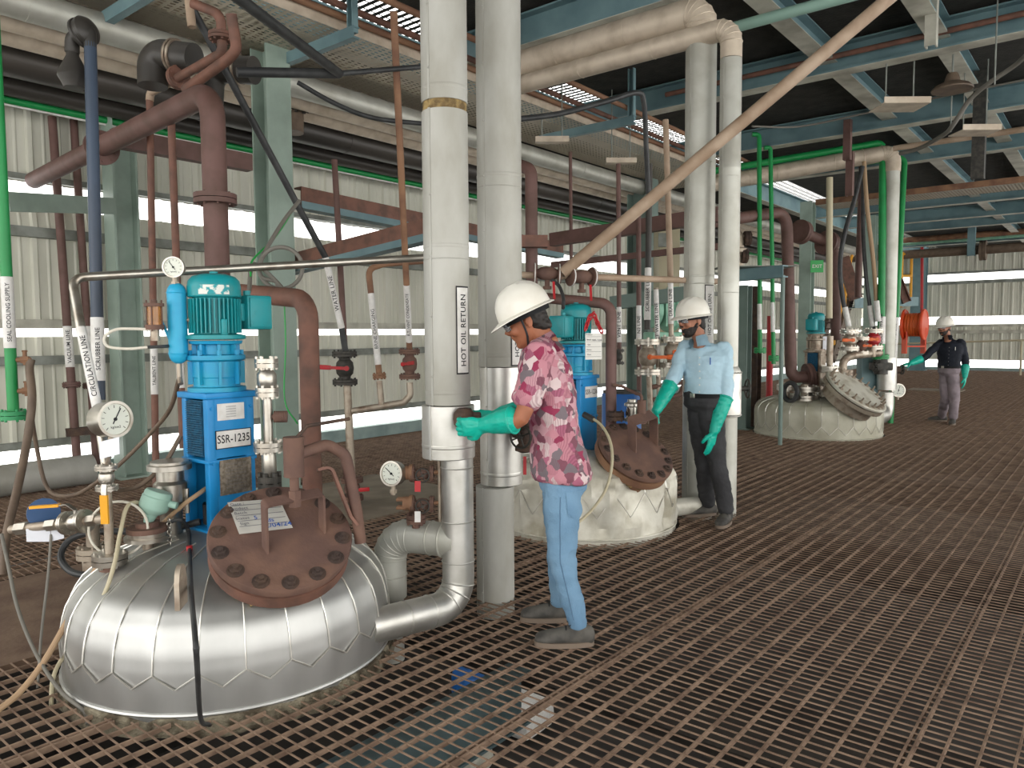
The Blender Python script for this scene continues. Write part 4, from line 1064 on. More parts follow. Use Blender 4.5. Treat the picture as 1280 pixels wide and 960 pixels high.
def union(name, bm, m, parent, voxel, smooth=4, wr=0., wf=9., base=None, label=None):
    """all closed shells in bm fused into one skin"""
    bmesh.ops.recalc_face_normals(bm, faces=bm.faces[:])
    me = bpy.data.meshes.new('u'); bm.to_mesh(me); bm.free(); o = bpy.data.objects.new('u', me); COL.objects.link(o)
    r = o.modifiers.new('r', 'REMESH'); r.mode = 'VOXEL'; r.voxel_size = voxel
    s = o.modifiers.new('s', 'SMOOTH'); s.iterations = smooth; s.factor = .5
    bpy.context.view_layer.update(); dg = bpy.context.evaluated_depsgraph_get(); m2 = bpy.data.meshes.new_from_object(o.evaluated_get(dg))
    bpy.data.objects.remove(o); bpy.data.meshes.remove(me)
    b = nb(); b.from_mesh(m2); bpy.data.meshes.remove(m2)
    if wr:
        b.normal_update()
        for v in b.verts:
            q = v.co*wf; q.z *= 1.6
            v.co += v.normal*wr*(noise.noise(q)+.6*(.4-abs(noise.noise(q*1.9+V((5, 2, 1))))))
    return obj(name, b, m, parent, 75, base, label)
def hand(bm, wrist, d, palm_n, thumb_side, curl, s=1., spread=.1):
    """d: towards the fingers; palm_n: out of the palm; thumb_side: +/-1 along d x palm_n; curl in radians per joint"""
    d, pn = V(d).normalized(), V(palm_n); pn = (pn-d*pn.dot(d)).normalized(); sd = d.cross(pn).normalized()*thumb_side
    w = V(wrist)
    loft(bm, [(w, sd*.030*s, pn*.024*s), (w+d*.03*s, sd*.037*s, pn*.021*s), (w+d*.06*s, sd*.043*s, pn*.019*s), (w+d*.09*s, sd*.042*s, pn*.016*s)], 16)
    for i, (off, L, r) in enumerate(((.031, .078, .0115), (.0105, .088, .012), (-.0105, .081, .0115), (-.031, .064, .010))):
        p = w+d*.088*s+sd*off*s; dd = (d+sd*off*spread*8).normalized(); pts = [p-d*.025*s, p]; a = 0; rs = [r*1.05, r*1.08]
        for k, fr in enumerate((.45, .32, .23)):
            a += curl*(.8 if k == 0 else 1.)
            q = dd*math.cos(a)+pn*math.sin(a); p = p+q*L*fr*s; pts.append(p); rs.append(r*(1-.1*(k+1)))
        limb(bm, pts, [x*s for x in rs], 10)
    p = w+d*.025*s+sd*.03*s; t1 = (d*.62+sd*.7+pn*.35).normalized(); t2 = (d*.8+sd*.2+pn*(.3+.35*curl)).normalized(); t3 = (d*.85+sd*-.1+pn*(.35+.6*curl)).normalized()
    limb(bm, [p-t1*.02*s, p+t1*.032*s, p+t1*.032*s+t2*.03*s, p+t1*.032*s+t2*.03*s+t3*.024*s], [.016*s, .0145*s, .013*s, .011*s], 10)
def person(label, J, face, hd, up, skin, shirt, trous, shirt_m, trouser_m, sleeve, hands, beard, glasses, group='workers in white helmets', hem=0., gl_cuff=.5):
    t = thing('person', label, 'person', (J['hip'].x, J['hip'].y, 0), group)
    Fd = V(face).normalized(); S = zz.cross(Fd).normalized()      # S = the person's left
    # body skin
    b = nb(); HF = V(hd).normalized(); HU = V(up); HU = (HU-HF*HU.dot(HF)).normalized(); HS = HU.cross(HF); H = J['head']
    hh = .235
    def hp(f, s, u): return H+HF*f+HS*s+HU*(u*hh)
    secs = [(-.5, .052, .032, .026), (-.45, .045, .048, .040), (-.36, .034, .066, .052), (-.22, .022, .082, .062), (-.08, .012, .093, .069), (.06, .004, .099, .074), (.2, 0, .102, .077), (.33, -.003, .094, .071), (.43, -.005, .07, .054), (.48, -.005, .04, .03)]
    loft(b, [(hp(f, 0, u), HF*a, HS*c) for u, f, a, c in secs], 28)
    limb(b, [hp(.095, 0, .09), hp(.104, 0, .0), hp(.120, 0, -.09), hp(.108, 0, -.135)], [.009, .011, .0155, .012], 10)
    for s in (-1, 1):
        sph(b, hp(.108, s*.012, -.125), (.011, .010, .009), 10); sph(b, hp(.083, s*.034, .075), .018, 12, Matrix((HF, HS, HU)).transposed())
        M = Matrix((HF, HS, HU)).transposed(); sph(b, hp(.078, s*.042, -.12), (.025, .022, .026), 12, M); sph(b, hp(-.008, s*.078, -.04), (.020, .008, .034), 12, M); sph(b, hp(-.004, s*.079, -.14), (.012, .007, .014), 10, M)
    M = Matrix((HF, HS, HU)).transposed()
    sph(b, hp(.100, 0, -.225), (.013, .024, .007), 12, M); sph(b, hp(.097, 0, -.27), (.013, .020, .008), 12, M); sph(b, hp(.086, 0, -.43), (.02, .024, .02), 12, M)
    limb(b, [hp(-.02, 0, -.25), hp(-.03, 0, -.5).lerp(J['neck'], .5), J['neck'], J['neck']-zz*.06], [.056, .053, .055, .058], 18)
    sw = (J['shL']-J['shR']); C_ = (J['shL']+J['shR'])/2; sl = sw.length/2; sd = sw.normalized(); fd = zz.cross(sd)*-1; fd = fd if fd.dot(Fd) > 0 else -fd
    hw = (J['hipL']-J['hipR']); hd_ = V((hw.x, hw.y, 0)).normalized(); hfd = zz.cross(hd_)*-1; hfd = hfd if hfd.dot(Fd) > 0 else -hfd
    hip = J['hip']
    def tors(g, z0=0., z1=1., hemz=0.):
        tl = [(-.10 if hemz == 0 else -.03, .165, .112), (0, .172, .118), (.12, .165, .112), (.30, .152, .102), (.5, .165, .110), (.70, .18, .118), (.86, .185, .108), (.96, .165, .085), (1.02, .10, .06)]
        out = []
        for k, wd, dp in tl:
            if k < z0 or k > z1: continue
            c = hip.lerp(C_, k); a = hd_.lerp(sd, min(max(k, 0), 1)).normalized(); f_ = hfd.lerp(fd, min(max(k, 0), 1)).normalized()
            e_ = hemz*max(0, min(1, (.34-k)/.34)); out.append((c, a*(wd*J.get('wide', 1.)+g+e_), f_*(dp+g+e_)))
        return out
    loft(b, [q_ for q_ in tors(-.006)], 22)
    for q in 'LR':
        limb(b, *lerp_chain([J['sh'+q], J['sh'+q].lerp(J['el'+q], .5), J['el'+q], J['el'+q].lerp(J['wr'+q], .5), J['wr'+q]], [.05, .046, .039, .038, .028], 3))
        limb(b, *lerp_chain([J['hip'+q].lerp(hip, .35), J['hip'+q].lerp(J['kn'+q], .5), J['kn'+q], J['kn'+q].lerp(J['an'+q], .4), J['an'+q]], [.064, .060, .050, .048, .036], 3))
    body = union('body', b, skin, t, .0055, 3)
    # trousers
    b = nb(); loft(b, tors(trous[3], -.2, .14), 22)
    for q in 'LR':
        th, kn, an = trous[:3]
        limb(b, *lerp_chain([(J['hip'+q]).lerp(hip, .25)+zz*.02, J['hip'+q].lerp(J['kn'+q], .35), J['kn'+q], J['kn'+q].lerp(J['an'+q], .55), J['an'+q]+zz*.005], [th, th, kn, (kn+an)/2, an], 4), 18)
    tr = union('trousers', b, trouser_m, t, .008, 3, .010, 11.)
    if shirt_m == 'shirt_print':   # back pocket and side seam of the jeans
        from mathutils.bvhtree import BVHTree
        bv0 = BVHTree.FromPolygons([v.co+wloc(tr) for v in tr.data.vertices], [tuple(p.vertices) for p in tr.data.polygons])
        def hit(o_, d_, off): r_ = bv0.ray_cast(o_+d_*.5, -d_); return (r_[0]+d_*off) if r_[0] else None
        dd_ = (S*.75-Fd*.65).normalized(); tg = zz.cross(dd_); b = nb(); g_ = []
        for i in range(8):
            row = []
            for k_ in range(8):
                u_, v_ = -.06+.12*k_/7, -.02-.14*i/7
                if i > 5: v_ += .035*abs(u_/.06)*(i-5)/2
                h_ = hit(J['hipL']-Fd*.035+tg*u_+zz*v_, dd_, .004); row.append(b.verts.new(h_ or J['hipL']))
            g_.append(row)
        for r0, r1 in zip(g_, g_[1:]):
            for i in range(7): b.faces.new((r0[i], r0[i+1], r1[i+1], r1[i]))
        obj('back_pocket', b, trouser_m, tr, 75)
        b = nb()
        edge = [v.co.copy() for v in g_[0]]+[r[-1].co.copy() for r in g_[1:]] if False else None
        P_ = [hit(J['hipL'].lerp(J['knL'], t_) if t_ <= 1 else J['knL'].lerp(J['anL'], t_-1), S, .001) for t_ in [.12+.075*i for i in range(24)]]
        P_ = [p for p in P_ if p]; sweep(b, P_, .0028, 5); obj('side_seam', b, 'seam_thread', tr)
    # shirt
    b = nb(); g = shirt
    ts = tors(g, hem, 1.03, .020 if sleeve == 'short' else 0.); loft(b, ts, 24, .06 if sleeve == 'short' else .5)
    for q in 'LR':
        if sleeve == 'short':
            e = J['sh'+q].lerp(J['el'+q], .74); limb(b, [J['sh'+q]+(C_-J['sh'+q])*.3, J['sh'+q], J['sh'+q].lerp(J['el'+q], .35), e], [.070, .070, .074, .072], 18)
        else:
            limb(b, *lerp_chain([J['sh'+q]+(C_-J['sh'+q])*.25, J['sh'+q], J['sh'+q].lerp(J['el'+q], .5), J['el'+q], J['el'+q].lerp(J['wr'+q], .7)], [.055, .057, .058, .052, .044], 4), 18)
    sh = union('shirt', b, shirt_m, t, .0075, 2, .011, 10.)
    # collar: an upright band open at the throat
    na = ((hp(-.03, 0, -.5)-J['neck']).normalized()*.45+zz*.55).normalized(); nf_ = (Fd-na*Fd.dot(na)).normalized(); ns = na.cross(nf_); b = nb(); prev = None
    for i in range(29):
        a_ = -PI+.5+(2*PI-1.0)*i/28; a_ += PI; dr = nf_*math.cos(a_)+ns*math.sin(a_); ce = J['neck']+nf_*.022+na*.008; op = .5+.5*math.cos(a_)
        cur = [b.verts.new(ce+dr*(.084+.008*op)-na*(.085-.02*op)), b.verts.new(ce+dr*(.069+.008*op)-na*(.03-.01*op)), b.verts.new(ce+dr*(.064+.004*op)+na*(.026-.008*op)), b.verts.new(ce+dr*(.074+.016*op)-na*(.006+.022*op))]
        if prev: [b.faces.new((prev[k_], cur[k_], cur[k_+1], prev[k_+1])) for k_ in range(3)]
        prev = cur
    bmesh.ops.solidify(b, geom=b.faces[:], thickness=.004); obj('collar', b, shirt_m, sh)
    from mathutils.bvhtree import BVHTree
    bv = BVHTree.FromPolygons([v.co+wloc(sh) for v in sh.data.vertices], [tuple(p.vertices) for p in sh.data.polygons])
    def skinpt(k, s_, sgn=1, off=.003):
        c = hip.lerp(C_, k)+fd*sgn*.6+sd*s_; r_ = bv.ray_cast(c, -fd*sgn)
        return (r_[0]+fd*sgn*off) if r_[0] else hip.lerp(C_, k)+fd*sgn*.13+sd*s_
    def patch(name, ks, ss, m_, sgn=1, off=.003, par=None):
        b = nb(); g_ = [[b.verts.new(skinpt(k, s_, sgn, off)) for s_ in ss] for k in ks]
        for r0, r1 in zip(g_, g_[1:]):
            for i in range(len(ss)-1): b.faces.new((r0[i], r0[i+1], r1[i+1], r1[i]))
        return obj(name, b, m_, par or sh, 75)
    if not sleeve == 'short':
        patch('placket', [.12+.80*i/20 for i in range(21)], (-.016, -.005, .005, .016), shirt_m)
        b = nb()
        for i in range(6): c = skinpt(.18+.13*i, 0, 1, .006); cyl(b, c-fd*.002, c+fd*.002, .0055, seg=10)
        obj('button', b, 'helmet' if shirt_m == 'shirt_blue' else 'ink_grey', sh)
        patch('chest_pocket', [.60+.02*i for i in range(9)], [.05+.0125*i for i in range(9)], shirt_m, 1, .004)
        b = nb(); c = skinpt(.76, .085, 1, .008); cyl(b, c-zz*.02, c+zz*.035, .0045, seg=8); obj('pen' if shirt_m == 'shirt_blue' else 'badge', b, 'ink_blue' if shirt_m == 'shirt_blue' else 'white_tape', sh)
        b = nb(); k_ = .10; cc_ = hip.lerp(C_, k_+.0); w_ = .165*J.get('wide', 1.)+shirt+.004; d_ = .112+shirt+.004; M_ = [cc_+hd_*w_*math.cos(2*PI*i/40)+hfd*d_*math.sin(2*PI*i/40) for i in range(40)]; prev = None
        for p_ in M_+M_[:1]:
            cur = (b.verts.new(p_-zz*.018), b.verts.new(p_+zz*.018))
            if prev: b.faces.new((prev[0], cur[0], cur[1], prev[1]))
            prev = cur
        bmesh.ops.solidify(b, geom=b.faces[:], thickness=.004); bl = obj('belt', b, 'strap', t)
        b = nb(); box(b, cc_+hfd*(d_+.004), (.045, .012, .035), Matrix((hd_, hfd, zz)).transposed(), .003); obj('belt_buckle', b, 'steel', bl)
    else:
        for s0_ in (-.105, .03):
            pass
    # shoes
    for q in 'LR':
        a, to = J['an'+q], J['toe'+q]; d = V((to.x-a.x, to.y-a.y, 0)).normalized(); sd2 = zz.cross(d); c = V((a.x, a.y, 0))
        b = nb(); W = .047
        loft(b, [(c-d*.065+zz*.05, sd2*.036, zz*.045), (c-d*.02+zz*.055, sd2*.042, zz*.05), (c+d*.05+zz*.05, sd2*.044, zz*.044), (c+d*.11+zz*.043, sd2*.049, zz*.036), (c+d*.165+zz*.038, sd2*.046, zz*.030), (c+d*.195+zz*.034, sd2*.034, zz*.024)], 20)
        limb(b, [c+zz*.05, c+zz*.095-d*.005], [.045, .046], 16)
        so = union('shoe', b, 'shoe', t, .006, 3)
        b = nb(); poly = []
        for k in range(28):
            th = 2*PI*k/28; x = math.cos(th); y = math.sin(th); px = .065+.145*x; wy = .048*(1.03+.12*x) if abs(x) < .99 else .03
            poly.append((px, (abs(y)**.75)*wy*(1 if y > 0 else -1)))
        prism(b, poly, c+zz*.0, Matrix((d, sd2, zz)).transposed(), .024); obj('sole', b, 'sole', so)
        b = nb()
        for k in range(4): u = .035+.022*k; sweep(b, spline([c+d*u+zz*(.098-.014*k)+sd2*.028, c+d*u+zz*(.106-.014*k), c+d*u+zz*(.098-.014*k)-sd2*.028], 4), .003, 5)
        sweep(b, spline([c+d*.03+zz*.105, c+d*.02+zz*.115+sd2*.02, c+d*.045+zz*.105+sd2*.035]), .0025, 5); sweep(b, spline([c+d*.03+zz*.105, c+d*.02+zz*.112-sd2*.022, c+d*.05+zz*.10-sd2*.035]), .0025, 5)
        obj('laces', b, 'strap', so)
    # gloves
    for q, spec in hands.items():
        e, w_ = J['el'+q], J['wr'+q]; ax = (w_-e).normalized(); s0 = e.lerp(w_, 1-gl_cuff)
        b = nb(); limb(b, [s0, s0.lerp(w_, .3), s0.lerp(w_, .7), w_, w_+ax*.02], [.064, .059, .05, .040, .036], 18)
        hand(b, w_+V(spec['d']).normalized()*.01, spec['d'], spec['n'], spec['t'], spec['curl'], 1.12)
        gl = union('glove', b, 'glove', t, .0042, 2, .0035, 26.)
        b = nb(); torus(b, s0, ax, .063, .006, 28, 8); obj('cuff', b, 'glove', gl)
    # hair, beard
    b = nb()
    hs = [(-.30, -.055, .045, .058), (-.12, -.032, .068, .070), (.06, -.018, .086, .079), (.2, -.012, .098, .083), (.33, -.01, .098, .078), (.44, -.01, .075, .058)]
    loft(b, [(hp(f, 0, u), HF*a, HS*c) for u, f, a, c in hs], 24); hr = union('hair', b, 'hair', t, .006, 2, .004, 60.)
    if beard:
        b = nb()
        loft(b, [(hp(.054, 0, -.53), HF*.036, HS*.030), (hp(.046, 0, -.47), HF*.055, HS*.046), (hp(.036, 0, -.36), HF*.0695, HS*.0555), (hp(.028, 0, -.27), HF*.077, HS*.060), (hp(.02, 0, -.2), HF*.073, HS*.064)], 24)
        for s in (-1, 1): limb(b, [hp(.02, s*.064, -.2), hp(.0, s*.071, -.08), hp(-.004, s*.075, .04)], [.012, .009, .008], 8)
        sph(b, hp(.108, 0, -.195), (.010, .028, .007), 12, M)
        union('beard', b, 'beard', t, .005, 2, .003, 70.)
    # eyes
    for s in (-1, 1):
        b = nb(); sph(b, hp(.086, s*.034, .045), .0125, 14); ey = obj('eye', b, 'eye_white', t); b = nb(); sph(b, hp(.0945, s*.0345, .045), .0062, 10); obj('iris', b, 'ink', ey)
        b = nb(); sweep(b, spline([hp(.098, s*.016, .11), hp(.097, s*.034, .135), hp(.080, s*.055, .115)], 5), .0045, 6); obj('eyebrow', b, 'hair', t)
    # helmet
    b = nb(); base_u = .15; seg = 48; prev = None
    hc = hp(-.004, 0, base_u)
    def hr_(th): return .132*.128/math.sqrt((.128*math.cos(th))**2+(.132*math.sin(th))**2)*(1+.06*max(0, math.cos(th))+.05*max(0, -math.cos(th)))
    rings_ = []
    for k in range(11):
        ph = (PI/2)*k/10; cur = []
        for i in range(seg):
            th = 2*PI*i/seg; r = hr_(th)*math.cos(ph)**.8 if k < 10 else .004
            rid = 0
            for c0_, ww in ((0, .017), (.05, .011), (-.05, .011)):
                yy = r*math.sin(th)
                if abs(yy-c0_) < ww and ph > .3: rid = max(rid, .007*(1-(abs(yy-c0_)/ww)**2))
            cur.append(b.verts.new(hc+HF*r*math.cos(th)+HS*r*math.sin(th)+HU*(.135*math.sin(ph)+.012+rid)))
        rings_.append(cur)
    brim = []
    for ex, dz in ((.0, .006), (.018, -.004), (.019, -.009), (.004, -.006)):
        cur = []
        for i in range(seg):
            th = 2*PI*i/seg; fwd = max(0, math.cos(th))**2.2; r = hr_(th)+ex*(1+2.0*fwd); cur.append(b.verts.new(hc+HF*r*math.cos(th)+HS*r*math.sin(th)+HU*(dz-.014*fwd*(ex > .01))))
        brim.append(cur)
    inner = [b.verts.new(hc+(v.co-hc)*.93-HU*.002) for v in brim[-1]]
    top = [b.verts.new(hc+(v.co-hc)*.94) for v in rings_[6]]
    seq = [top, inner]+brim[::-1]+rings_
    for a_, c_ in zip(seq, seq[1:]): bridge(b, a_, c_)
    cap(b, rings_[-1]); cap(b, top, True)
    hm = obj('helmet', b, 'helmet', t, 40)
    b = nb(); prev = None
    for u_, k_ in ((.0, .985), (-.03, .95)):
        cur = [b.verts.new(hc+HF*(hr_(2*PI*i/40)-.012)*k_*math.cos(2*PI*i/40)+HS*(hr_(2*PI*i/40)-.012)*k_*math.sin(2*PI*i/40)+HU*(u_+.0)) for i in range(40)]
        if prev: bridge(b, prev, cur)
        prev = cur
    bmesh.ops.solidify(b, geom=b.faces[:], thickness=.004); obj('head_band', b, 'strap', hm)
    if glasses == 'strap':
        b = nb()
        for s in (-1, 1): sweep(b, spline([hp(.02, s*.094, .16), hp(.022, s*.084, -.1), hp(.028, s*.070, -.3), hp(.045, s*.035, -.47), hp(.058, 0, -.545)], 5), .0055, 6)
        obj('chin_strap', b, 'strap', hm)
    b = nb(); fr = 'strap' if glasses == 'strap' else 'helmet'
    for s in (-1, 1): sweep(b, spline([hp(.098, s*.064, .05), hp(.06, s*.082, .06), hp(-.01, s*.088, .05)], 5), .004, 6)
    sweep(b, spline([hp(.100, -.066, .10), hp(.124, -.03, .10), hp(.128, 0, .09), hp(.124, .03, .10), hp(.100, .066, .10)], 6), .004, 6); gf = obj('safety_glasses', b, fr, t)
    b = nb(); prev = None
    for i in range(15):
        a_ = -1+2*i/14; f_ = .127-.027*a_*a_*a_*a_-.006*a_*a_; cur = (b.verts.new(hp(f_, .068*a_, .10)), b.verts.new(hp(f_-.008, .066*a_, -.07+.03*(1-abs(a_))**4)))
        if prev: b.faces.new((prev[0], cur[0], cur[1], prev[1]))
        prev = cur
    bmesh.ops.solidify(b, geom=b.faces[:], thickness=.002); obj('lens', b, 'lens_clear', gf)
    return t, body, sh, tr, hp, HF, HS, HU, Fd, S
RH = V((RT.x, RT.y, 0)).normalized(); FH = V((FW.x, FW.y, 0)).normalized()
def gp(px, py, z=0): return onz(px, py, z)
# 1. patterned shirt, at the tall pipes
dp = 3.72
J = dict(head=at(659, 399, dp), neck=at(684, 426, dp), shL=at(676, 441, dp-.17), shR=at(678, 428, dp+.19),
 elL=at(651, 523, dp-.24), wrL=at(607, 531, dp-.14), elR=at(660, 512, dp+.24), wrR=at(620, 522, dp+.12),
 hip=at(702, 592, dp+.02), hipL=at(704, 606, dp-.08), hipR=at(700, 600, dp+.11), knL=at(703, 697, dp-.09), knR=at(700, 690, dp+.1))
nf, ff = gp(722, 806), gp(700, 775); J['anL'] = nf+zz*.09; J['anR'] = ff+zz*.09
J['toeL'] = gp(660, 806); J['toeR'] = gp(660, 775)
P1f = -RH*.96+FH*.22
p1 = person('man in pink patterned shirt and blue jeans working at the tall pipe', J, P1f, -RH*.90+FH*.10-zz*.42, zz-RH*.45, 'skin_a', .016, (.088, .064, .047, .004), 'shirt_print', 'jeans', 'short',
 {'L': dict(d=-RH*.95+zz*-.12+FH*.2, n=V(FH)*.9+zz*.1, t=1, curl=.75), 'R': dict(d=-RH*.95-zz*.05, n=-V(FH)*.9, t=-1, curl=.7)}, False, 'strap', hem=-.10, gl_cuff=.78)
# 2. light blue shirt
dp = 6.06
J = dict(head=at(866, 400, dp), neck=at(876, 425, dp), shL=at(906, 437, dp-.06), shR=at(856, 434, dp+.10),
 elL=at(908, 492, dp-.12), wrL=at(893, 538, dp-.16), elR=at(840, 478, dp-.02), wrR=at(821, 512, dp-.15),
 hip=at(880, 500, dp), hipL=at(888, 506, dp-.05), hipR=at(872, 506, dp+.06), knL=at(896, 574, dp-.08), knR=at(880, 572, dp+.06))
a_, b_ = gp(908, 654), gp(884, 644); J['anL'] = a_+zz*.09; J['anR'] = b_+zz*.09; J['toeL'] = gp(893, 665); J['toeR'] = gp(856, 646)
P2f = -RH*.82-FH*.5
p2 = person('bearded man in light blue shirt and black trousers, hand on the bracket', J, P2f, -RH*.93-FH*.34-zz*.1, zz, 'skin_b', .016, (.094, .074, .062, .014), 'shirt_blue', 'trouser_black', 'long',
 {'L': dict(d=-zz*.95-RH*.2, n=RH*-.5+FH*.6, t=-1, curl=.16), 'R': dict(d=-RH*.35-zz*.8-FH*.2, n=-zz*.3+RH*.6-FH*.1, t=1, curl=.45)}, True, 'white', hem=.05, gl_cuff=.88)
t2, body2, sh2, tr2 = p2[:4]
# 3. black shirt, far
dp = 12.25
J = dict(head=at(1181, 409, dp), neck=at(1185, 422, dp), shL=at(1202, 428, dp-.08), shR=at(1175, 429, dp+.1),
 elL=at(1207, 452, dp-.1), wrL=at(1206, 470, dp-.12), elR=at(1155, 447, dp), wrR=at(1139, 454, dp-.1),
 hip=at(1186, 462, dp), hipL=at(1191, 465, dp-.06), hipR=at(1181, 465, dp+.08), knL=at(1193, 497, dp-.05), knR=at(1182, 496, dp+.08))
a_, b_ = gp(1191, 530), gp(1177, 526.5); J['anL'] = a_+zz*.09; J['anR'] = b_+zz*.09; J['toeL'] = gp(1187, 534); J['toeR'] = gp(1159, 526)
p3 = person('bearded man in black shirt and grey trousers reaching to the far pipe', J, -RH*.75-FH*.6, -RH*.85-FH*.5-zz*.1, zz, 'skin_b', .018, (.092, .076, .066, .014), 'shirt_black', 'trouser_mauve', 'long',
 {'L': dict(d=-zz, n=-RH*.6+FH*.4, t=-1, curl=.25), 'R': dict(d=-RH*.9-zz*.2, n=-zz*.8, t=1, curl=.3)}, True, 'white', hem=.02, gl_cuff=.7)
# shirt details: pocket, placket, buttons, collar and pen of the blue shirt
def on_front(J_, h, s, out): pass
# ------------------------------------------------------------------ fittings on and beside the nearest dome
def at1(px, py, d=3.5): return at(px, py, d)
def domept(px, py, c=C1, R=R1):
    p = onz(px, py, .5)
    for _ in range(10): p = onz(px, py, dome_z((p.xy-V(c)).length, R)-.004)
    return p
def hose(name, label, pts, r, m, cat='hose', seg=10):
    b = nb(); sweep(b, spline(pts), r, seg); return tag(obj(name, b, m), label, cat)
# gauge column on the left shoulder
n0 = domept(138, 712); nv = lambda py: V((n0.x, n0.y, zat(n0.xy, py)))
t = thing('sampling_pipe', 'stained steel pipe standing on the left shoulder of the shiny dome', 'pipe', n0)
b = nb(); cyl(b, nv(715), nv(598), .019); obj('pipe_run', b, 'steeldirty', t)
b = nb(); flange(b, nv(698), zz, .072, .022, 6); obj('flange', b, 'steel', t); b = nb(); cyl(b, nv(712), nv(704), .045); obj('stub', b, 'rust', t)
vt = valve('stainless ball valve with yellow lever under the large gauge', nv(597), zz, .021, 'steel', 'steel', None, L=.09)
b = nb(); e = (RT*.25-FW*.9).normalized(); q = nv(604)+e*.045; cyl(b, nv(600), q, .010); flatbar(b, [q, q-zz*.03+e*.012, q-zz*.05+e*.012], .022, .005, RT); vl = obj('lever', b, 'steel', vt)
b = nb(); flatbar(b, [q-zz*.045+e*.012, q-zz*.17+e*.010], .032, .012, RT); obj('lever_grip', b, 'yellow_paint', vl, label='yellow sleeve on the lever')
gface = (-FW*.50+RT*.86+zz*.05)
gc = at1(143, 524, 3.36)
gauge('large steel dial gauge leaning over the left of the shiny dome', gc, gface, .078, nv(585), depth=.095, needle=.55)
b = nb(); M_ = Matrix((V((RT.x, RT.y, .25)).normalized(), V((0, 0, 1)), -FH)).transposed(); box(b, at1(137, 560, 3.3), (.09, .075, .004), M_); tag(obj('plastic_tag', b, 'plastic_bag', None, 0), 'clear plastic tag hanging under the large dial gauge', 'tag')
# branch to the left
bl, br = at1(14, 662, 3.5), nv(648)
t = one_pipe('branch_pipe', 'horizontal stained pipe leading left from the sampling pipe', [br, bl], .02, 'steeldirty')
def onbr(px):
    best = min(range(201), key=lambda i: abs(px-(lambda q: 640+F*(q-CAM).dot(RT)/(q-CAM).dot(FW))(br.lerp(bl, i/200)))); return br.lerp(bl, best/200)
vb = valve('stainless ball valve with orange lever on the left branch pipe', onbr(95), bl-br, .024, 'steel', 'steel', None, L=.10)
b = nb(); q = at1(95, 640, 3.46); q = onbr(95)+zz*.055; cyl(b, onbr(95), q, .009); flatbar(b, [q, q-RT*.035+zz*.025, q-RT*.075+zz*.02], .018, .005, zz.cross(bl-br)); vl = obj('lever', b, 'steel', vb)
b = nb(); flatbar(b, [q-RT*.07+zz*.021, q-RT*.20+zz*.012], .024, .012, -FH); obj('lever_grip', b, 'yellow_paint', vl, label='orange sleeve on the lever')
b = nb(); cyl(b, at1(54, 641, 3.53), at1(55, 641, 3.50), .068, seg=28); tag(obj('round_plug', b, 'blueplastic'), 'blue round plastic cap behind the orange lever', 'cap')
b = nb(); cyl(b, onbr(22), onbr(36), .03, seg=6); cyl(b, onbr(60), onbr(72), .028, seg=6); cyl(b, onbr(112), onbr(122), .028, seg=6); obj('union_nut', b, 'steel', t)
for lab, px, py, w, h, rz in (('clear plastic tag wrapped on the left branch pipe', 48, 669, .11, .06, 0), ('folded plastic tag beside the branch valve', 72, 668, .06, .05, .6)):
    b = nb(); M_ = Matrix((V((RT.x, RT.y, rz*.4)).normalized(), zz, -FH)).transposed(); box(b, at1(px, py, 3.44), (w, h, .003), M_); tag(obj('plastic_tag', b, 'plastic_bag', None, 0), lab, 'tag')
# low flange behind, left
n1 = at1(117, 690, 3.62); b = nb(); cyl(b, n1-zz*.10, n1-zz*.03, .05); flange(b, n1, zz, .075, .024, 8); cyl(b, n1+zz*.03, n1+zz*.16, .03); tag(obj('nozzle_flange', b, 'steeldirty'), 'bolted steel nozzle behind the sampling pipe flange', 'flange')
# instrument nozzle with mint cone
n2 = domept(187, 735); nv2 = lambda py: V((n2.x, n2.y, zat(n2.xy, py)))
t = thing('instrument_nozzle', 'bolted nozzle spool with mint green cone head on the shiny dome', 'nozzle', n2)
b = nb(); cyl(b, n2-zz*.01, nv2(722), .055); obj('stub', b, 'steeldirty', t)
b = nb(); flange(b, nv2(713), zz, .095, .026, 8, True, .012); obj('lower_flange', b, 'steel', t)
b = nb()
for i in range(8): a = 2*PI*(i+.5)/8; q = nv2(705)+V((.076*math.cos(a), .076*math.sin(a), 0)); cyl(b, q-zz*.085, q+zz*.02, .013, seg=6)
obj('flange_bolt', b, 'rust', t)
b = nb(); cyl(b, nv2(708), nv2(672), .024); obj('spool', b, 'steeldirty', t)
b = nb(); cyl(b, nv2(674), nv2(669), .098, seg=32); cyl(b, nv2(669), nv2(664), .085, seg=24); obj('upper_flange', b, 'steel', t)
b = nb(); cyl(b, nv2(664), nv2(658), .088, seg=24); cyl(b, nv2(658), nv2(652), .05); obj('cover_plate', b, 'rust', t)
b = nb(); q = nv2(656); d = (V((.15, .35, 1))).normalized(); lathe(b, [(.018, 0), (.024, .03), (.03, .05), (.062, .075), (.066, .085), (.066, .13), (.062, .135), (.062, .15), (.056, .16), (.02, .165)], q, d, 28); cyl(b, q+d*.1+RT*.06, q+d*.1+RT*.10-zz*.01, .016); obj('sensor_head', b, 'mint_cast', t, label='mint green cast cone')
b = nb(); q = nv2(650)+RT*.10
for i in range(12): torus(b, q-zz*.018*i, V((1, 0, 0)) if i % 2 else V((0, 1, 0)), .009, .0025, 10, 5)
tag(obj('chain', b, 'steel'), 'short steel chain hanging from the mint cone head', 'chain')
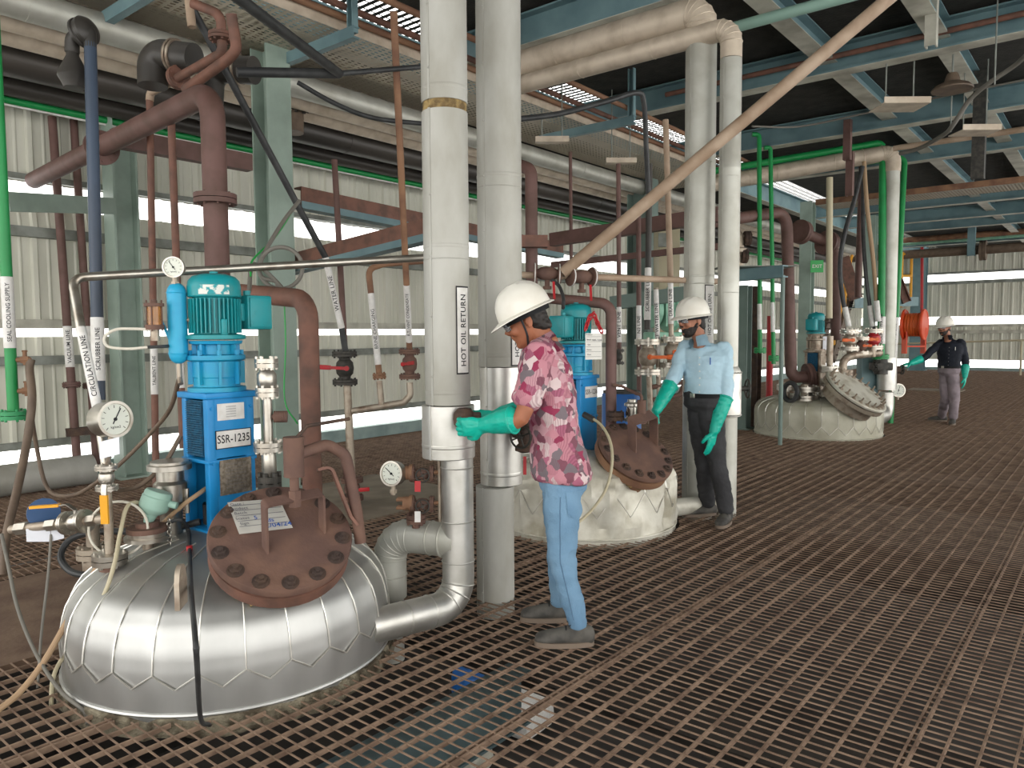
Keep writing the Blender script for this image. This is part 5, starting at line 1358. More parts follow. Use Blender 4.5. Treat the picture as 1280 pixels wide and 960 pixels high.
# hoses and cables round the dome
c0 = at1(148, 661, 3.36); b = nb(); torus(b, c0, -FW+RT*.2, .122, .006, 40, 8); tag(obj('cable_ring', b, 'cable_white'), 'white cable ring hanging round the sampling pipe', 'cable')
hose('black_hose', 'black hose curling behind the sampling pipe onto the dome', [at1(250, 652, 3.62), at1(200, 664, 3.60), at1(150, 664, 3.66), at1(112, 666, 3.7), at1(86, 676, 3.7), at1(76, 696, 3.66), at1(88, 714, 3.6), at1(112, 719, 3.56), at1(128, 712, 3.5)], .016, 'rubber')
hose('cream_cable', 'cream cable falling from the sensor over the dome to the floor', [at1(182, 628, 3.45), at1(160, 632, 3.36), at1(150, 668, 3.3), at1(143, 705, 3.2), at1(128, 748, 3.16), at1(100, 795, 3.2), at1(76, 826, 3.24), at1(66, 850, 3.24), onz(64, 882, -.03)], .009, 'hose_cream', 'cable')
hose('tan_hose', 'tan hose sweeping from the dome flange to the lower left edge', [at1(124, 704, 3.42), at1(104, 740, 3.36), at1(82, 780, 3.28), at1(54, 828, 3.18), at1(24, 866, 3.08), onz(-8, 892, .012)], .013, 'hose_tan')
hose('grey_cable', 'grey cable with green end dropping at the far left edge', [at1(2, 668, 3.5), at1(10, 705, 3.42), at1(22, 760, 3.34), at1(44, 815, 3.2), at1(74, 862, 3.12), at1(104, 888, 3.06), onz(110, 905, -.04)], .008, 'cable_grey', 'cable')
hose('grey_cable', 'thin grey cable hanging straight from the branch pipe tag', [at1(64, 668, 3.44), at1(60, 720, 3.4), at1(52, 790, 3.36), at1(47, 860, 3.3)], .006, 'cable_grey', 'cable')
dpt = lambda px, py, o=.012: domept(px, py)+(domept(px, py)-V((*C1, .0))).normalized()*o
hose('black_cable', 'black cable with red tape lying down the front of the shiny dome', [at1(206, 655, 3.5), at1(226, 650, 3.5), dpt(237, 668), dpt(238, 690), dpt(239, 720), dpt(241, 755), dpt(245, 800), dpt(247, 830), V((dpt(251, 862).x, dpt(251, 862).y, .06))+V((.02, -.012, 0)), onz(262, 906, -.02)], .009, 'rubber', 'cable')
b = nb(); q = dpt(238, 688); cyl(b, q+zz*.012, q-zz*.014, .013); tag(obj('red_tape', b, 'red_paint'), 'red tape wound on the black dome cable', 'tape')
hose('brown_hose', 'brown hose running behind the mint cone to the blue lantern', [at1(268, 603, 3.72), at1(250, 616, 3.56), at1(228, 632, 3.5), at1(206, 652, 3.52), at1(170, 690, 3.52), domept(150, 708)], .011, 'hose_tan')
hose('brown_hose', 'dark hose from the seal pot down to the sampling pipe', [at1(226, 545, 3.7), at1(205, 580, 3.65), at1(178, 605, 3.6), at1(158, 612, 3.55), at1(140, 612, 3.45)], .011, 'hose_brown')
# small steel pot beside the lantern
p = domept(215, 668); q = V((p.x, p.y, 0)); zp = lambda py: zat(p.xy, py)
t = thing('steel_pot', 'small stainless pot with wide rim left of the blue lantern', 'pot', p)
b = nb(); lathe(b, [(.05, zp(668)), (.05, zp(640)), (.06, zp(630)), (.075, zp(625)), (.075, zp(604)), (.06, zp(600)), (.06, zp(588))], q, zz, 28); obj('pot', b, 'steel', t)
b = nb(); lathe(b, [(.06, zp(588)), (.10, zp(586)), (.10, zp(580)), (.085, zp(579)), (.085, zp(576))], q, zz, 32)
for i in range(3): a = 2*PI*i/3+.5; cyl(b, q+V((.085*math.cos(a), .085*math.sin(a), zp(610))), q+V((.085*math.cos(a), .085*math.sin(a), zp(640))), .012, seg=8)
obj('rim', b, 'steel', t)
# seal pot, its gauge and sight glass
sp0 = at1(222, 405, 3.6); sv = lambda py: V((sp0.x, sp0.y, zat(sp0.xy, py)))
t = thing('seal_pot', 'light blue capsule seal pot with chipped paint left of the motor', 'pot', sv(455))
b = nb(); r_ = .044; z0, z1 = sv(455).z, sv(353).z; prof = [(r_*math.sin(PI/2*k/6), z0+.05*(1-math.cos(PI/2*k/6))) for k in range(7)]+[(r_, z0+.05)]+[(r_*math.cos(PI/2*k/6), z1-.05+.05*math.sin(PI/2*k/6)) for k in range(7)]
lathe(b, prof, (sp0.x, sp0.y, 0), zz, 28); torus(b, (sp0.x, sp0.y, z1-.05), zz, r_, .003, 28, 6); torus(b, (sp0.x, sp0.y, z0+.05), zz, r_, .003, 28, 6); obj('shell', b, 'cyan_paint', t)
b = nb(); pipe(b, [sv(455)+zz*.01, sv(472), at1(226, 480, 3.6)], .012, .02); cyl(b, sv(400), at1(240, 400, 3.62), .012); cyl(b, sv(355), sv(347), .012); obj('connection', b, 'steeldirty', t)
b = nb(); flatbar(b, [sv(430)-V((0, .03, 0)), at1(200, 395, 3.58)+V((0, 0, -.01)), at1(186, 398, 3.55)], .03, .01, zz); obj('bracket_arm', b, 'cyan_paint', t)
gauge('small dial gauge on top of the light blue seal pot', at1(217, 334, 3.56), -FW+RT*.15-zz*.1, .047, sv(352), depth=.035, needle=-.6)
sg = at1(193, 396, 3.52); gv = lambda py: V((sg.x, sg.y, zat(sg.xy, py)))
t = thing('sight_glass', 'amber sight glass pot with rusty flanges left of the seal pot', 'sight glass', gv(415))
b = nb(); cyl(b, gv(412), gv(406), .042); cyl(b, gv(383), gv(379), .044); cyl(b, gv(379), gv(374), .012)
for i in range(4): a = PI/4+PI/2*i; q = V((.034*math.cos(a), .034*math.sin(a), 0)); cyl(b, gv(414)+q, gv(375)+q, .004, seg=6)
obj('end_flange', b, 'rust', t); b = nb(); cyl(b, gv(406), gv(383), .030, seg=24); obj('glass_tube', b, 'amber_glass', t); b = nb(); cyl(b, gv(426), gv(412), .02); obj('stem', b, 'steeldirty', t)
hose('tube_loop', 'pale tubing loop from the sight glass bending round to the left', [at1(190, 412, 3.5), at1(165, 411, 3.5), at1(145, 412, 3.5), at1(131, 421, 3.5), at1(135, 433, 3.5), at1(160, 436, 3.5), at1(185, 434, 3.5)], .007, 'cable_white', 'tube')
hose('black_tube', 'black tube running from the pale loop behind the seal pot', [at1(184, 434, 3.5), at1(205, 433, 3.55), at1(226, 431, 3.7)], .008, 'rubber', 'tube')
# stainless nozzle stack right of the lantern
ns = at1(336, 560, 3.62); nsv = lambda py: V((ns.x, ns.y, zat(ns.xy, py)))
t = thing('nozzle_stack', 'stack of stainless flanges and pipe right of the blue lantern', 'nozzle', nsv(640))
b = nb(); cyl(b, nsv(648), nsv(455), .022); lathe(b, [(.03, nsv(487).z), (.045, nsv(480).z), (.045, nsv(468).z), (.03, nsv(462).z)], (ns.x, ns.y, 0), zz, 20); lathe(b, [(.024, nsv(598).z), (.034, nsv(592).z), (.034, nsv(566).z), (.024, nsv(560).z)], (ns.x, ns.y, 0), zz, 20); obj('pipe_run', b, 'steel', t)
for py, r_, n_ in ((454, .055, 6), (490, .055, 6), (558, .07, 8)):
    b = nb(); flange(b, nsv(py), zz, r_, .02, n_); obj('flange', b, 'steel', t)
b = nb(); flange(b, nsv(603), zz, .055, .03, 6, True, .013); flange(b, nsv(632), zz, .06, .02, 6); obj('black_flange', b, 'castblack', t, label='black bolted flange')
b = nb(); q = nsv(521); e = (RT*.8+FW*.2).normalized(); cyl(b, q, q+e*.07, .014)
for i in range(9): torus(b, q+e*(.03+.007*i), e, .024, .005, 16, 6)
obj('side_coil', b, 'rust', t)
# ------------------------------------------------------------------ gauge and valves on the branch elbow
bp = at1(548, 600, 3.95); bv_ = lambda px, py, d=3.92: at(px, py, d)
t = one_pipe('impulse_pipe', 'thin vertical steel pipe on the insulated elbow carrying two small valves', [bv_(550, 652), bv_(549, 574)], .010, 'steeldirty')
gauge('white faced dial gauge left of the small handwheel valves', bv_(490, 592, 3.88), -FW*.85-RT*.35+zz*.05, .062, None, depth=.05, needle=-.9)
for lab, py in (('upper small valve with black handwheel beside the tall pipe', 590), ('lower small valve with black handwheel beside the tall pipe', 628)):
    v_ = valve(lab, bv_(528, py+2), -RT, .02, 'rust', 'rust', None, wheel_=(-FW*.08+RT*.01), wm='castblack', L=.10)
    b = nb(); cyl(b, bv_(528, py+2), bv_(548, py), .010); cyl(b, bv_(514, py+1), bv_(504, py+1), .036, seg=20); cyl(b, bv_(516, py+1), bv_(512, py+1), .045, seg=20)
    if py > 600:
        for i in range(4): a = PI/4+PI/2*i; q = bv_(508, py+1)+RT*0+UP*.03*math.sin(a)+FW*.03*math.cos(a); cyl(b, q, q-RT*.05, .009, seg=6)
    obj('side_flange', b, 'rustorange', v_)
    b = nb(); box(b, bv_(522, py+18, 3.82), (.03, .055, .003), Matrix((RT, UP, -FW)).transposed()); tag(obj('small_tag', b, 'white_tape' if py > 600 else 'red_paint', None, 0), 'white tag with red edge under the lower small valve' if py > 600 else 'red edged tag under the upper small valve', 'tag')
b = nb(); flange(b, bv_(520, 648), zz, .05, .02, 6); cyl(b, bv_(520, 660), bv_(520, 636), .02); tag(obj('branch_nozzle', b, 'rust'), 'rusty bolted nozzle on top of the insulated elbow', 'nozzle')
# valves gripped and passed by the first man
e = V((CAM.x-PA[0], CAM.y-PA[1], 0)).normalized(); vp = at(580, 523, 3.73)
t = thing('recessed_valve', 'dark rusty valve in the jacket opening held by the green gloves', 'valve', vp-zz*.08)
b = nb(); cyl(b, V((*PA, vp.z)), vp, .03); lathe(b, [(.03, -.05), (.05, -.03), (.055, 0), (.05, .03), (.03, .05)], vp, zz, 18); box(b, vp+RT*.02+zz*.012, (.13, .04, .04), Matrix((RT, FH, zz)).transposed(), .01); obj('body', b, 'rustdark', t)
b = nb(); wheel(b, vp+RT*.03+FW*.02, RT, .045, .007); obj('handwheel', b, 'castblack', t)
hv = at(655, 545, 4.12)
t = thing('hand_valve', 'dark handwheel valve beside the right tall pipe behind the man', 'valve', hv-zz*.09)
b = nb(); cyl(b, V((*PB, hv.z)), hv+RT*.05, .025); lathe(b, [(.025, -.09), (.05, -.08), (.05, -.06), (.03, -.04), (.045, 0), (.03, .04), (.05, .06), (.05, .08), (.025, .09)], hv, zz, 18); obj('body', b, 'rustdark', t)
b = nb(); wheel(b, hv-RT*.02-FW*.06, -FW*.8-RT*.5, .062, .006); obj('handwheel', b, 'castblack', t)
b = nb(); box(b, at(656, 582, 4.1), (.018, .10, .004), Matrix((RT, UP, -FW)).transposed()); tag(obj('small_tag', b, 'red_paint', None, 0), 'narrow red tag behind the man in the patterned shirt', 'tag')
# ------------------------------------------------------------------ second vessel's pipework
D2 = 5.95
one_pipe('brown_elbow_pipe', 'brown elbow pipe dropping behind the second teal motor', [at(676, 372, 6.2), at(764, 380, D2), V((at(764, 380, D2).x, at(764, 380, D2).y, .55))], .043, 'oxide', R=.10, seg=20)
dk = at(664, 212, 6.6)
one_pipe('dark_pipe', 'dark brown pipe rising behind the right tall pipe with top elbow', [V((dk.x, dk.y, zat(dk.xy, 400))), dk, at(630, 200, 6.9)], .055, 'oxide', R=.1, seg=18)
b = nb(); q = at(664, 302, 6.5); box(b, q, (.28, .12, .10), Matrix((RT, FH, zz)).transposed()); tag(obj('support_channel', b, 'oxide2', None, 0), 'short rusty channel tied to the dark brown pipe', 'bracket')
hA, hB, hC = at(600, 342, 6.0), at(730, 346, 6.0), at(905, 352, 6.6)
one_pipe('header_pipe', 'tan horizontal pipe passing two flanged valves above the second motor', [hA, hB, hC], .027, 'tanpipe', seg=14)
for lab, px in (('left one of the two white rimmed flanged valves over the second motor', 684), ('right one of the two white rimmed flanged valves over the second motor', 727)):
    c = at(px, 346 if px > 700 else 342, 5.98); ax = (hC-hB).normalized() if px > 700 else (hB-hA).normalized(); t = thing('flanged_valve', lab, 'valve', c-zz*.07)
    b = nb(); lathe(b, [(.028, -.09), (.05, -.05), (.055, 0), (.05, .05), (.028, .09)], c, ax, 18); cyl(b, c, c-zz*.10, .02); cyl(b, c-zz*.10, c-zz*.125, .035); obj('body', b, 'rust', t)
    for s in (-1, 1):
        b = nb(); cyl(b, c+ax*s*.085, c+ax*s*.11, .076, seg=24); fo = obj('flange', b, 'rust', t); b = nb(); torus(b, c+ax*(s*.0975), ax, .077, .005, 28, 6); obj('white_rim', b, 'white_tape', fo)
hose('black_cable', 'black cable from the left flanged valve to the second motor box', [at(690, 350, 5.9), at(699, 358, 5.85), at(704, 372, 5.75), at(704, 385, 5.65)], .014, 'rubber', 'cable')
for lab, px, a, c in (('left red strap hanging from the header over the second motor', 692, 352, 374), ('right red strap hanging from the header over the second motor', 738, 356, 376)):
    b = nb(); flatbar(b, [at(px, a, 5.8), at(px+1, c, 5.75)], .018, .006, RT); tag(obj('red_strap', b, 'red_paint', None, 0), lab, 'strap')
def up2(name, label, px0, py0, px1, py1, d, r, m, sl=None, size=.05): return upright(name, label, px0, py0, px1, py1, d, r, m, sl, (), size)
up2('thin_pipe', 'thin red brown pipe against the ribbed wall left of the slanting pipe', 713, 190, 714, 330, 9.5, .022, 'oxide')
up2('thin_pipe', 'thin mauve brown pipe with white sleeve right of the brown elbow', 773, 205, 774, 442, 7.2, .022, 'oxide', (384, 428, 'VENT LINE'))
valve('small dark valve under the thin mauve pipe', at(773, 446, 7.2), zz, .025, 'castblack', 'castblack', None, L=.12)
up2('brown_pipe', 'brown pipe on the green column beside the slanting pipe', 798, 255, 799, 505, 7.9, .026, 'oxide', (382, 430, 'N2 LINE'))
up2('black_pipe', 'glossy black pipe down the green column to the white flanges', 812, 205, 809, 412, 7.7, .032, 'blackpipe', (335, 400, 'SCRUBBER LINE'))
hose('black_cable', 'black cable bending down from the upper trays along the green column', [at(640, 150, 6.6), at(700, 142, 6.8), at(760, 126, 7.0), at(796, 116, 7.2), at(805, 130, 7.3), at(808, 190, 7.5), at(811, 250, 7.7)], .026, 'rubber', 'cable')
up2('tan_vertical_pipe', 'tan vertical pipe joining the header left of the far insulated pair', 832, 150, 838, 346, 7.0, .028, 'tanpipe')
up2('marked_pipe', 'white sleeved pipe between the orange handles', 820, 360, 824, 505, 7.6, .024, 'steeldirty', (362, 448, 'HOT WATER LINE'))
up2('marked_pipe', 'white sleeved pipe above the right orange handle', 838, 350, 840, 492, 7.6, .026, 'steeldirty', (352, 405, 'DRAIN LINE'))
valve('white flanged valve under the glossy black pipe, left orange lever', at(810, 446, 7.55), zz, .06, 'steeldirty', 'steel', at(848, 446, 7.4)-at(806, 446, 7.4), 'orange_paint', .30)
valve('white flanged valve nearest the man in blue, right orange lever', at(841, 440, 7.55), zz, .055, 'steeldirty', 'steel', at(880, 440, 7.4)-at(838, 440, 7.4), 'orange_paint', .26)
up2('drop_pipe', 'stained pipe under the left white flanged valve', 811, 462, 814, 530, 7.6, .03, 'steeldirty')
one_pipe('manifold_pipe', 'short rusty header joining the orange handled valves', [at(815, 484, 7.6), at(862, 476, 7.6)], .026, 'rust')
one_pipe('manifold_pipe', 'lower rusty header behind the green glove', [at(816, 500, 7.6), at(850, 494, 7.6), at(856, 478, 7.6)], .026, 'rust', R=.06)
# mint machine and pale cabinet farther back
mc = at(846, 388, 10.5); t = thing('mint_gearbox', 'mint green flanged machine seen behind the helmet of the man in blue', 'machine', mc-zz*.5)
b = nb(); ax = (RH*.9+FH*.3).normalized()
lathe(b, [(.12, -.42), (.24, -.40), (.24, -.34), (.16, -.32), (.16, -.18), (.3, -.16), (.3, -.08), (.2, -.06), (.2, .10), (.28, .12), (.28, .19), (.15, .21), (.15, .36), (.22, .38), (.22, .44), (.1, .46)], mc, ax, 24); cyl(b, mc-zz*.1, mc+zz*.32, .14); obj('casing', b, 'mint_paint', t)
b = nb(); M_ = Matrix((ax, zz.cross(ax), zz)).transposed(); box(b, mc-zz*.36, (.9, .3, .12), M_, .02)
for i in range(6): box(b, mc+ax*(-.3+.12*i)+zz*.0, (.02, .5, .45), M_)
obj('foot', b, 'mint_paint', t); b = nb()
for s in (-.35, .35): cyl(b, mc+ax*s-zz*.4, V((mc.x+ax.x*s, mc.y+ax.y*s, 0)), .05)
obj('leg', b, 'sage', t)
cb = at(833, 330, 12.5); t = thing('pale_cabinet', 'pale cream cabinet with grey vent panel high behind the tan vertical pipe', 'cabinet', V((cb.x, cb.y, 1.2)))
b = nb(); M_ = Matrix((RH, FH, zz)).transposed(); box(b, V((cb.x, cb.y, 2.3)), (.34, .5, 1.9), M_, .02); obj('body', b, 'hose_cream', t); b = nb(); box(b, at(828, 300, 12.2), (.13, .04, .22), M_); obj('vent_panel', b, 'girt', t, 0)
# drum and steel fitting behind the second manway
dr = onz(776, 560, .0); dr = at(777, 505, 6.9); t = thing('blue_drum', 'blue plastic drum behind the second manway', 'drum', V((dr.x, dr.y, .3)))
b = nb(); lathe(b, [(.17, .25), (.18, .28), (.18, .55), (.187, .57), (.18, .6), (.18, zat(dr.xy, 493)), (.165, zat(dr.xy, 490))], (dr.x, dr.y, 0), zz, 32); obj('drum_body', b, 'bluedrum', t); b = nb(); cyl(b, (dr.x, dr.y, zat(dr.xy, 492)), (dr.x, dr.y, zat(dr.xy, 488)), .17, seg=32); obj('drum_lid', b, 'castblack', t)
sf = at(790, 512, 5.9); b = nb(); lathe(b, [(.03, -.14), (.03, -.1), (.06, -.09), (.06, -.07), (.04, -.06), (.04, .02), (.06, .03), (.06, .05), (.035, .06), (.035, .08)], sf, zz, 24); tag(obj('steel_fitting', b, 'steel'), 'stainless fitting between the blue drum and the second manway', 'fitting')
hose('cream_hose', 'cream hose arching from the second drive down the crumpled dome', [at(737, 521, 5.3), at(752, 532, 5.2), at(763, 553, 5.1), at(765, 580, 5.0), at(758, 610, 4.95), at(742, 635, 4.9), at(724, 652, 4.8), at(705, 662, 4.7)], .010, 'hose_cream')
b = nb(); cyl(b, at(730, 518, 5.33), at(742, 525, 5.27), .022); tag(obj('cable_gland', b, 'rubber'), 'black gland at the start of the cream hose', 'gland')
dv = at(802, 510, 5.75); b = nb(); cyl(b, dv-zz*.12, dv+zz*.06, .035); pipe(b, [dv, dv+zz*.1, at(795, 492, 5.8), at(778, 483, 5.9), at(765, 481, 5.9)], .012, .03); tag(obj('davit_post', b, 'rust'), 'rusty lifting post and curved rod above the second manway', 'post')
vb2 = at(769, 520, 5.9); b = nb(); flange(b, vb2, zz, .07, .03, 6); wheel(b, vb2+RT*.1+zz*.02, RT, .045, .008); tag(obj('pipe_flange', b, 'rustdark'), 'dark flange at the foot of the second brown elbow', 'flange')
# goods standing on the storey below, seen through the grating
for lab, px, py, sx, m_ in (('pale sack on the floor below, seen through the grating near the shoes', 640, 884, 1.2, 'white_tape'), ('second pale sack on the floor below, nearer the picture bottom', 560, 938, 1.1, 'flange_pale')):
    q = onz(px, py, -4.2); b = nb(); box(b, q, (sx, .8, .5), None, .15)
    for v in b.verts: v.co += noise.noise_vector(v.co*3)*.06
    tag(obj('sack', b, m_), lab, 'sack')
q = onz(590, 915, -4.5); b = nb(); lathe(b, [(.28, 0), (.3, .05), (.3, .9), (.28, .95)], q, zz, 24); tag(obj('storage_drum', b, 'bluedrum'), 'blue drum on the floor below the grating', 'drum')
# ------------------------------------------------------------------ pipework round the farthest dome
D3 = 11.6
def run(name, label, pts, d, r, m, R=None, **k): return one_pipe(name, label, [at(p[0], p[1], p[2] if len(p) > 2 else d) for p in pts], r, m, R=R, **k)
pq = at(1011, 471, 11.2)
run('brown_pipe', 'brown pipe arching over and dropping to a round flange at the farthest dome', [(880, 279, 10.4), (983, 264), (989, 473), (1011, 470, 11.2)], 11.2, .085, 'oxide', R=.2, seg=20, flanges=((pq, at(1011, 470, 11.2)-at(989, 473, 11.2), .20, .04),))
run('brown_pipe', 'brown bent pipe running back between two dark collars to the far motor', [(998, 288, 12.0), (1043, 307, 12.6), (1045, 425, 12.6)], 12, .085, 'oxide', R=.2, seg=18, flanges=((at(1001, 290, 12.0), at(1043, 307, 12.6)-at(998, 288, 12.0), .19, .05), (at(1034, 304, 12.4), at(1043, 307, 12.6)-at(998, 288, 12.0), .2, .05)))
# insulated line and green lines
q0, q1, q2 = at(880, 232, 12.4), at(1117, 189, 12.0), None
xy = at(1108, 480, 12.0); q1 = V((xy.x, xy.y, zat(xy.xy, 190))); zl = zat(xy.xy, 478)
t = thing('insulated_pipe', 'far insulated pipe running level then dropping beside the man in black', 'pipe', V((xy.x, xy.y, .3)))
b = nb(); fp = fillet([q0, q1, V((q1.x, q1.y, zat(xy.xy, 215)))], .2, 6); sweep(b, fp, .125, 26); oo = obj('overhead_jacket', b, 'alubeige', t)
b = nb()
for i in range(1, 6): torus(b, fp[i], fp[i+1]-fp[i-1], .126, .006, 26, 6)
for k_ in (.25, .4, .55, .7, .85): torus(b, q0.lerp(q1, k_), q1-q0, .126, .006, 26, 6)
obj('jacket_bead', b, 'alubeige', oo)
b = nb(); cyl(b, (q1.x, q1.y, zat(xy.xy, 213)), (q1.x, q1.y, zl), .115, seg=28); obj('vertical_jacket', b, 'aludull', t)
b = nb(); cyl(b, (q1.x, q1.y, zat(xy.xy, 214)), (q1.x, q1.y, zat(xy.xy, 210)), .122, seg=28); obj('end_band', b, 'hose_tan', t)
b = nb(); cyl(b, (q1.x, q1.y, zat(xy.xy, 487)), (q1.x, q1.y, zat(xy.xy, 447)), .145, seg=28); pipe(b, [V((q1.x, q1.y, zat(xy.xy, 490))), V((q1.x, q1.y, .18)), V((C3[0]+.6, C3[1]+.3, .2))], .115, .2, 24); obj('foot_elbow', b, 'aluband', t)
def green(label, pts, d, r, sl=None, fl=()):
    P = [at(p[0], p[1], p[2] if len(p) > 2 else d) for p in pts]
    return one_pipe('green_pipe', label, P, r, 'green_paint', R=.1, sleeves=sl or (), flanges=fl, fm='green_paint')
def slv(x0, y0, x1, y1, d, txt='', sz=.05): return ((at(x1, y1, d), at(x0, y0, d), txt, sz),)
green('green pipe over the far insulated run dropping left of it to a valve', [(880, 216, 12.3), (1104, 178, 11.8), (1101, 447, 11.8)], 11.8, .055, slv(1102, 396, 1101.4, 430, 11.8, 'COOLING WATER', .06), ((at(1101, 446, 11.8), zz, .12, .03),))
green('green pipe right of the far insulated drop reaching the grating', [(1000, 215, 12.5), (1131, 196, 12.3), (1113, 529, 12.3)], 12.3, .045, slv(1120, 397, 1117, 452, 12.3, 'COOLING RETURN', .055))
green('left one of the two slim green pipes behind the far insulated pair', [(940, 168, 10.8), (949, 168, 10.8), (950, 440, 10.8)], 10.8, .032, slv(949.5, 380, 949.7, 412, 10.8), ((at(950, 438, 10.8), zz, .085, .03),))
green('right one of the two slim green pipes behind the far insulated pair', [(955, 185, 10.8), (963, 184, 10.8), (967, 455, 10.8)], 10.8, .03, slv(965.6, 378, 966.2, 415, 10.8), ((at(967, 448, 10.8), zz, .075, .03),))
b = nb(); cyl(b, at(1101, 450, 11.8), at(1101, 468, 11.8), .10); wheel(b, at(1094, 458, 11.7), RT, .09, .012); box(b, at(1101, 458, 11.8), (.3, .2, .12), Matrix((RT, FH, zz)).transposed(), .02); tag(obj('gate_valve', b, 'castblack'), 'dark gate valve under the green pipe at the far insulated drop', 'valve')
gauge('small dial gauge at the foot of the right green pipe near the man in black', at(1123, 488, 12.2), -FW, .105, None, depth=.06, needle=.3)
vq = at(1122, 462, 12.0); t = thing('hand_valve', 'small dark handwheel valve reached by the man in black', 'valve', vq-zz*.05)
b = nb(); cyl(b, at(1112, 462, 12.0), vq, .03); cyl(b, vq-RT*.05, vq+RT*.03, .06, seg=18); obj('body', b, 'rustdark', t); b = nb(); wheel(b, vq+RT*.07, RT, .07, .012); obj('handwheel', b, 'castblack', t)
# steel frame with thin post, left
fx = onz(975, 556); t = thing('shelf_stand', 'grey steel shelf frame on a thin post in front of the farthest dome', 'frame', fx)
zt = zat(fx.xy, 344); b = nb(); cyl(b, fx, (fx.x, fx.y, zt), .028, seg=10); obj('post', b, 'sagedark', t)
pl = at(905, 346, 10.6); pr_ = V((fx.x, fx.y, zt+.05))
b = nb(); beam(b, pl, pr_+(pr_-pl)*.04, .14, .16, .014, 'C'); obj('shelf_beam', b, 'teal', t, 0); b = nb(); box(b, (pl+pr_)/2+zz*.09, (1.0, .5, .012), Matrix((RH, FH, zz)).transposed()); obj('shelf_plate', b, 'girt', t, 0)
b = nb(); beam(b, at(912, 345, 10.9), V((at(912, 345, 10.9).x, at(912, 345, 10.9).y, 0)), .12, .12, .014, 'C', (1, 0, 0)); obj('leg', b, 'sagedark', t, 0)
# condenser pot left
cp = at(918, 320, 11.5); t = thing('condenser_pot', 'pale flanged vessel standing on the shelf frame', 'vessel', V((cp.x, cp.y, zat(cp.xy, 341))))
b = nb(); lathe(b, [(.12, zat(cp.xy, 341)), (.14, zat(cp.xy, 338)), (.14, zat(cp.xy, 318)), (.2, zat(cp.xy, 316)), (.2, zat(cp.xy, 312)), (.14, zat(cp.xy, 310)), (.15, zat(cp.xy, 296)), (.08, zat(cp.xy, 288)), (.06, zat(cp.xy, 280))], (cp.x, cp.y, 0), zz, 24); obj('shell', b, 'alubeige', t)
b = nb(); q = at(930, 320, 11.4); cyl(b, at(920, 320, 11.5), q, .05); flange(b, q, RT, .11, .04, 6); q = at(934, 298, 11.4); cyl(b, at(920, 300, 11.5), q, .05); flange(b, q, RT, .11, .04, 6); obj('side_nozzle', b, 'rustdark', t)
# nozzle stacks, manifold
def stack(label, px, py0, py1, d, r, fls, m='steeldirty'):
    p = at(px, py1, d); f_ = lambda py: V((p.x, p.y, zat(p.xy, py))); t = thing('nozzle_stack', label, 'nozzle', f_(py1)); b = nb(); cyl(b, f_(py1), f_(py0), r); obj('pipe_run', b, m, t)
    b = nb()
    for py, rr in fls: flange(b, f_(py), zz, rr, .035, 6, True, .014)
    obj('flange', b, 'steel', t); return t
stack('low bolted nozzle below the brown elbow flange on the farthest dome', 1006, 480, 503, 10.95, .06, ((486, .19), (497, .19)))
stack('slim bolted steel nozzle in front of the far agitator', 1036, 420, 502, 10.9, .045, ((461, .13), (478, .13), (492, .16)))
stack('small nozzle with black ring at the left of the farthest dome', 983, 478, 500, 11.1, .05, ((484, .14),))
b = nb(); torus(b, at(988, 490, 10.85), RT*.9+FW*.4, .13, .035, 28, 10); tag(obj('black_hose', b, 'rubber'), 'black hose ring hanging on the farthest dome', 'hose')
run('cream_pipe', 'cream pipe with rust stains standing before the far motor', [(1037, 222), (1036.5, 398)], 10.9, .045, 'hose_cream')
run('dark_pipe', 'slim dark brown vertical pipe behind the black hoses', [(1078, 205), (1072, 372)], 13, .055, 'oxide')
hose('black_hose', 'long black hose bowing down to the left far valve', [at(1078, 208, 11.6), at(1068, 250, 11.6), at(1054, 300, 11.6), at(1050, 340, 11.6), at(1055, 382, 11.6), at(1060, 402, 11.6)], .035, 'rubber')
hose('black_hose', 'black hose running down to the red far valve', [at(1079, 215, 11.9), at(1079, 290, 11.9), at(1083, 350, 11.9), at(1090, 400, 11.9), at(1092, 412, 11.9)], .03, 'rubber')
hose('tan_hose', 'tan hose slanting from the overhead run to the far manifold', [at(1080, 202, 11.7), at(1084, 260, 11.7), at(1092, 330, 11.8), at(1097, 400, 11.9)], .032, 'hose_tan')
for lab, x0, y0, x1, y1, d in (('white marking sleeve on the left black hose', 1056, 384, 1061, 408, 11.58), ('white marking sleeve on the right black hose', 1087, 382, 1091, 408, 11.88), ('white marking sleeve on the slanting tan hose', 1095.5, 376, 1098, 402, 11.78)):
    b = nb(); cyl(b, at(x0, y0, d), at(x1, y1, d), .042, seg=14); tag(obj('marking_sleeve', b, 'white_tape'), lab, 'sleeve')
valve('white flanged valve with orange lever at the left end of the far manifold', at(1062, 425, 11.55), zz, .065, 'steeldirty', 'steel', at(1048, 425, 11.4)-at(1062, 425, 11.4), 'orange_paint', .26)
valve('small flanged valve in the middle of the far manifold', at(1077, 432, 11.6), zz, .05, 'rust', 'steel', at(1086, 428, 11.5)-at(1077, 428, 11.5), 'orange_paint', .22)
valve('red topped valve at the right end of the far manifold', at(1092, 424, 11.7), zz, .065, 'red_paint', 'steel', at(1080, 428, 11.5)-at(1092, 428, 11.5), 'orange_paint', .26)
run('manifold_pipe', 'stained header bending down to the farthest dome cover', [(1100, 441, 11.7), (1066, 444), (1054, 450), (1053, 470)], 11.5, .06, 'steeldirty', R=.15, flanges=((at(1053, 466, 11.5), zz, .15, .04),))
for i, x in enumerate((1062, 1077, 1091)):
    run('drop_pipe', ('left', 'middle', 'right')[i]+' short drop pipe under the far manifold valves', [(x, 434), (x, 446)], 11.6, .04, 'steeldirty')
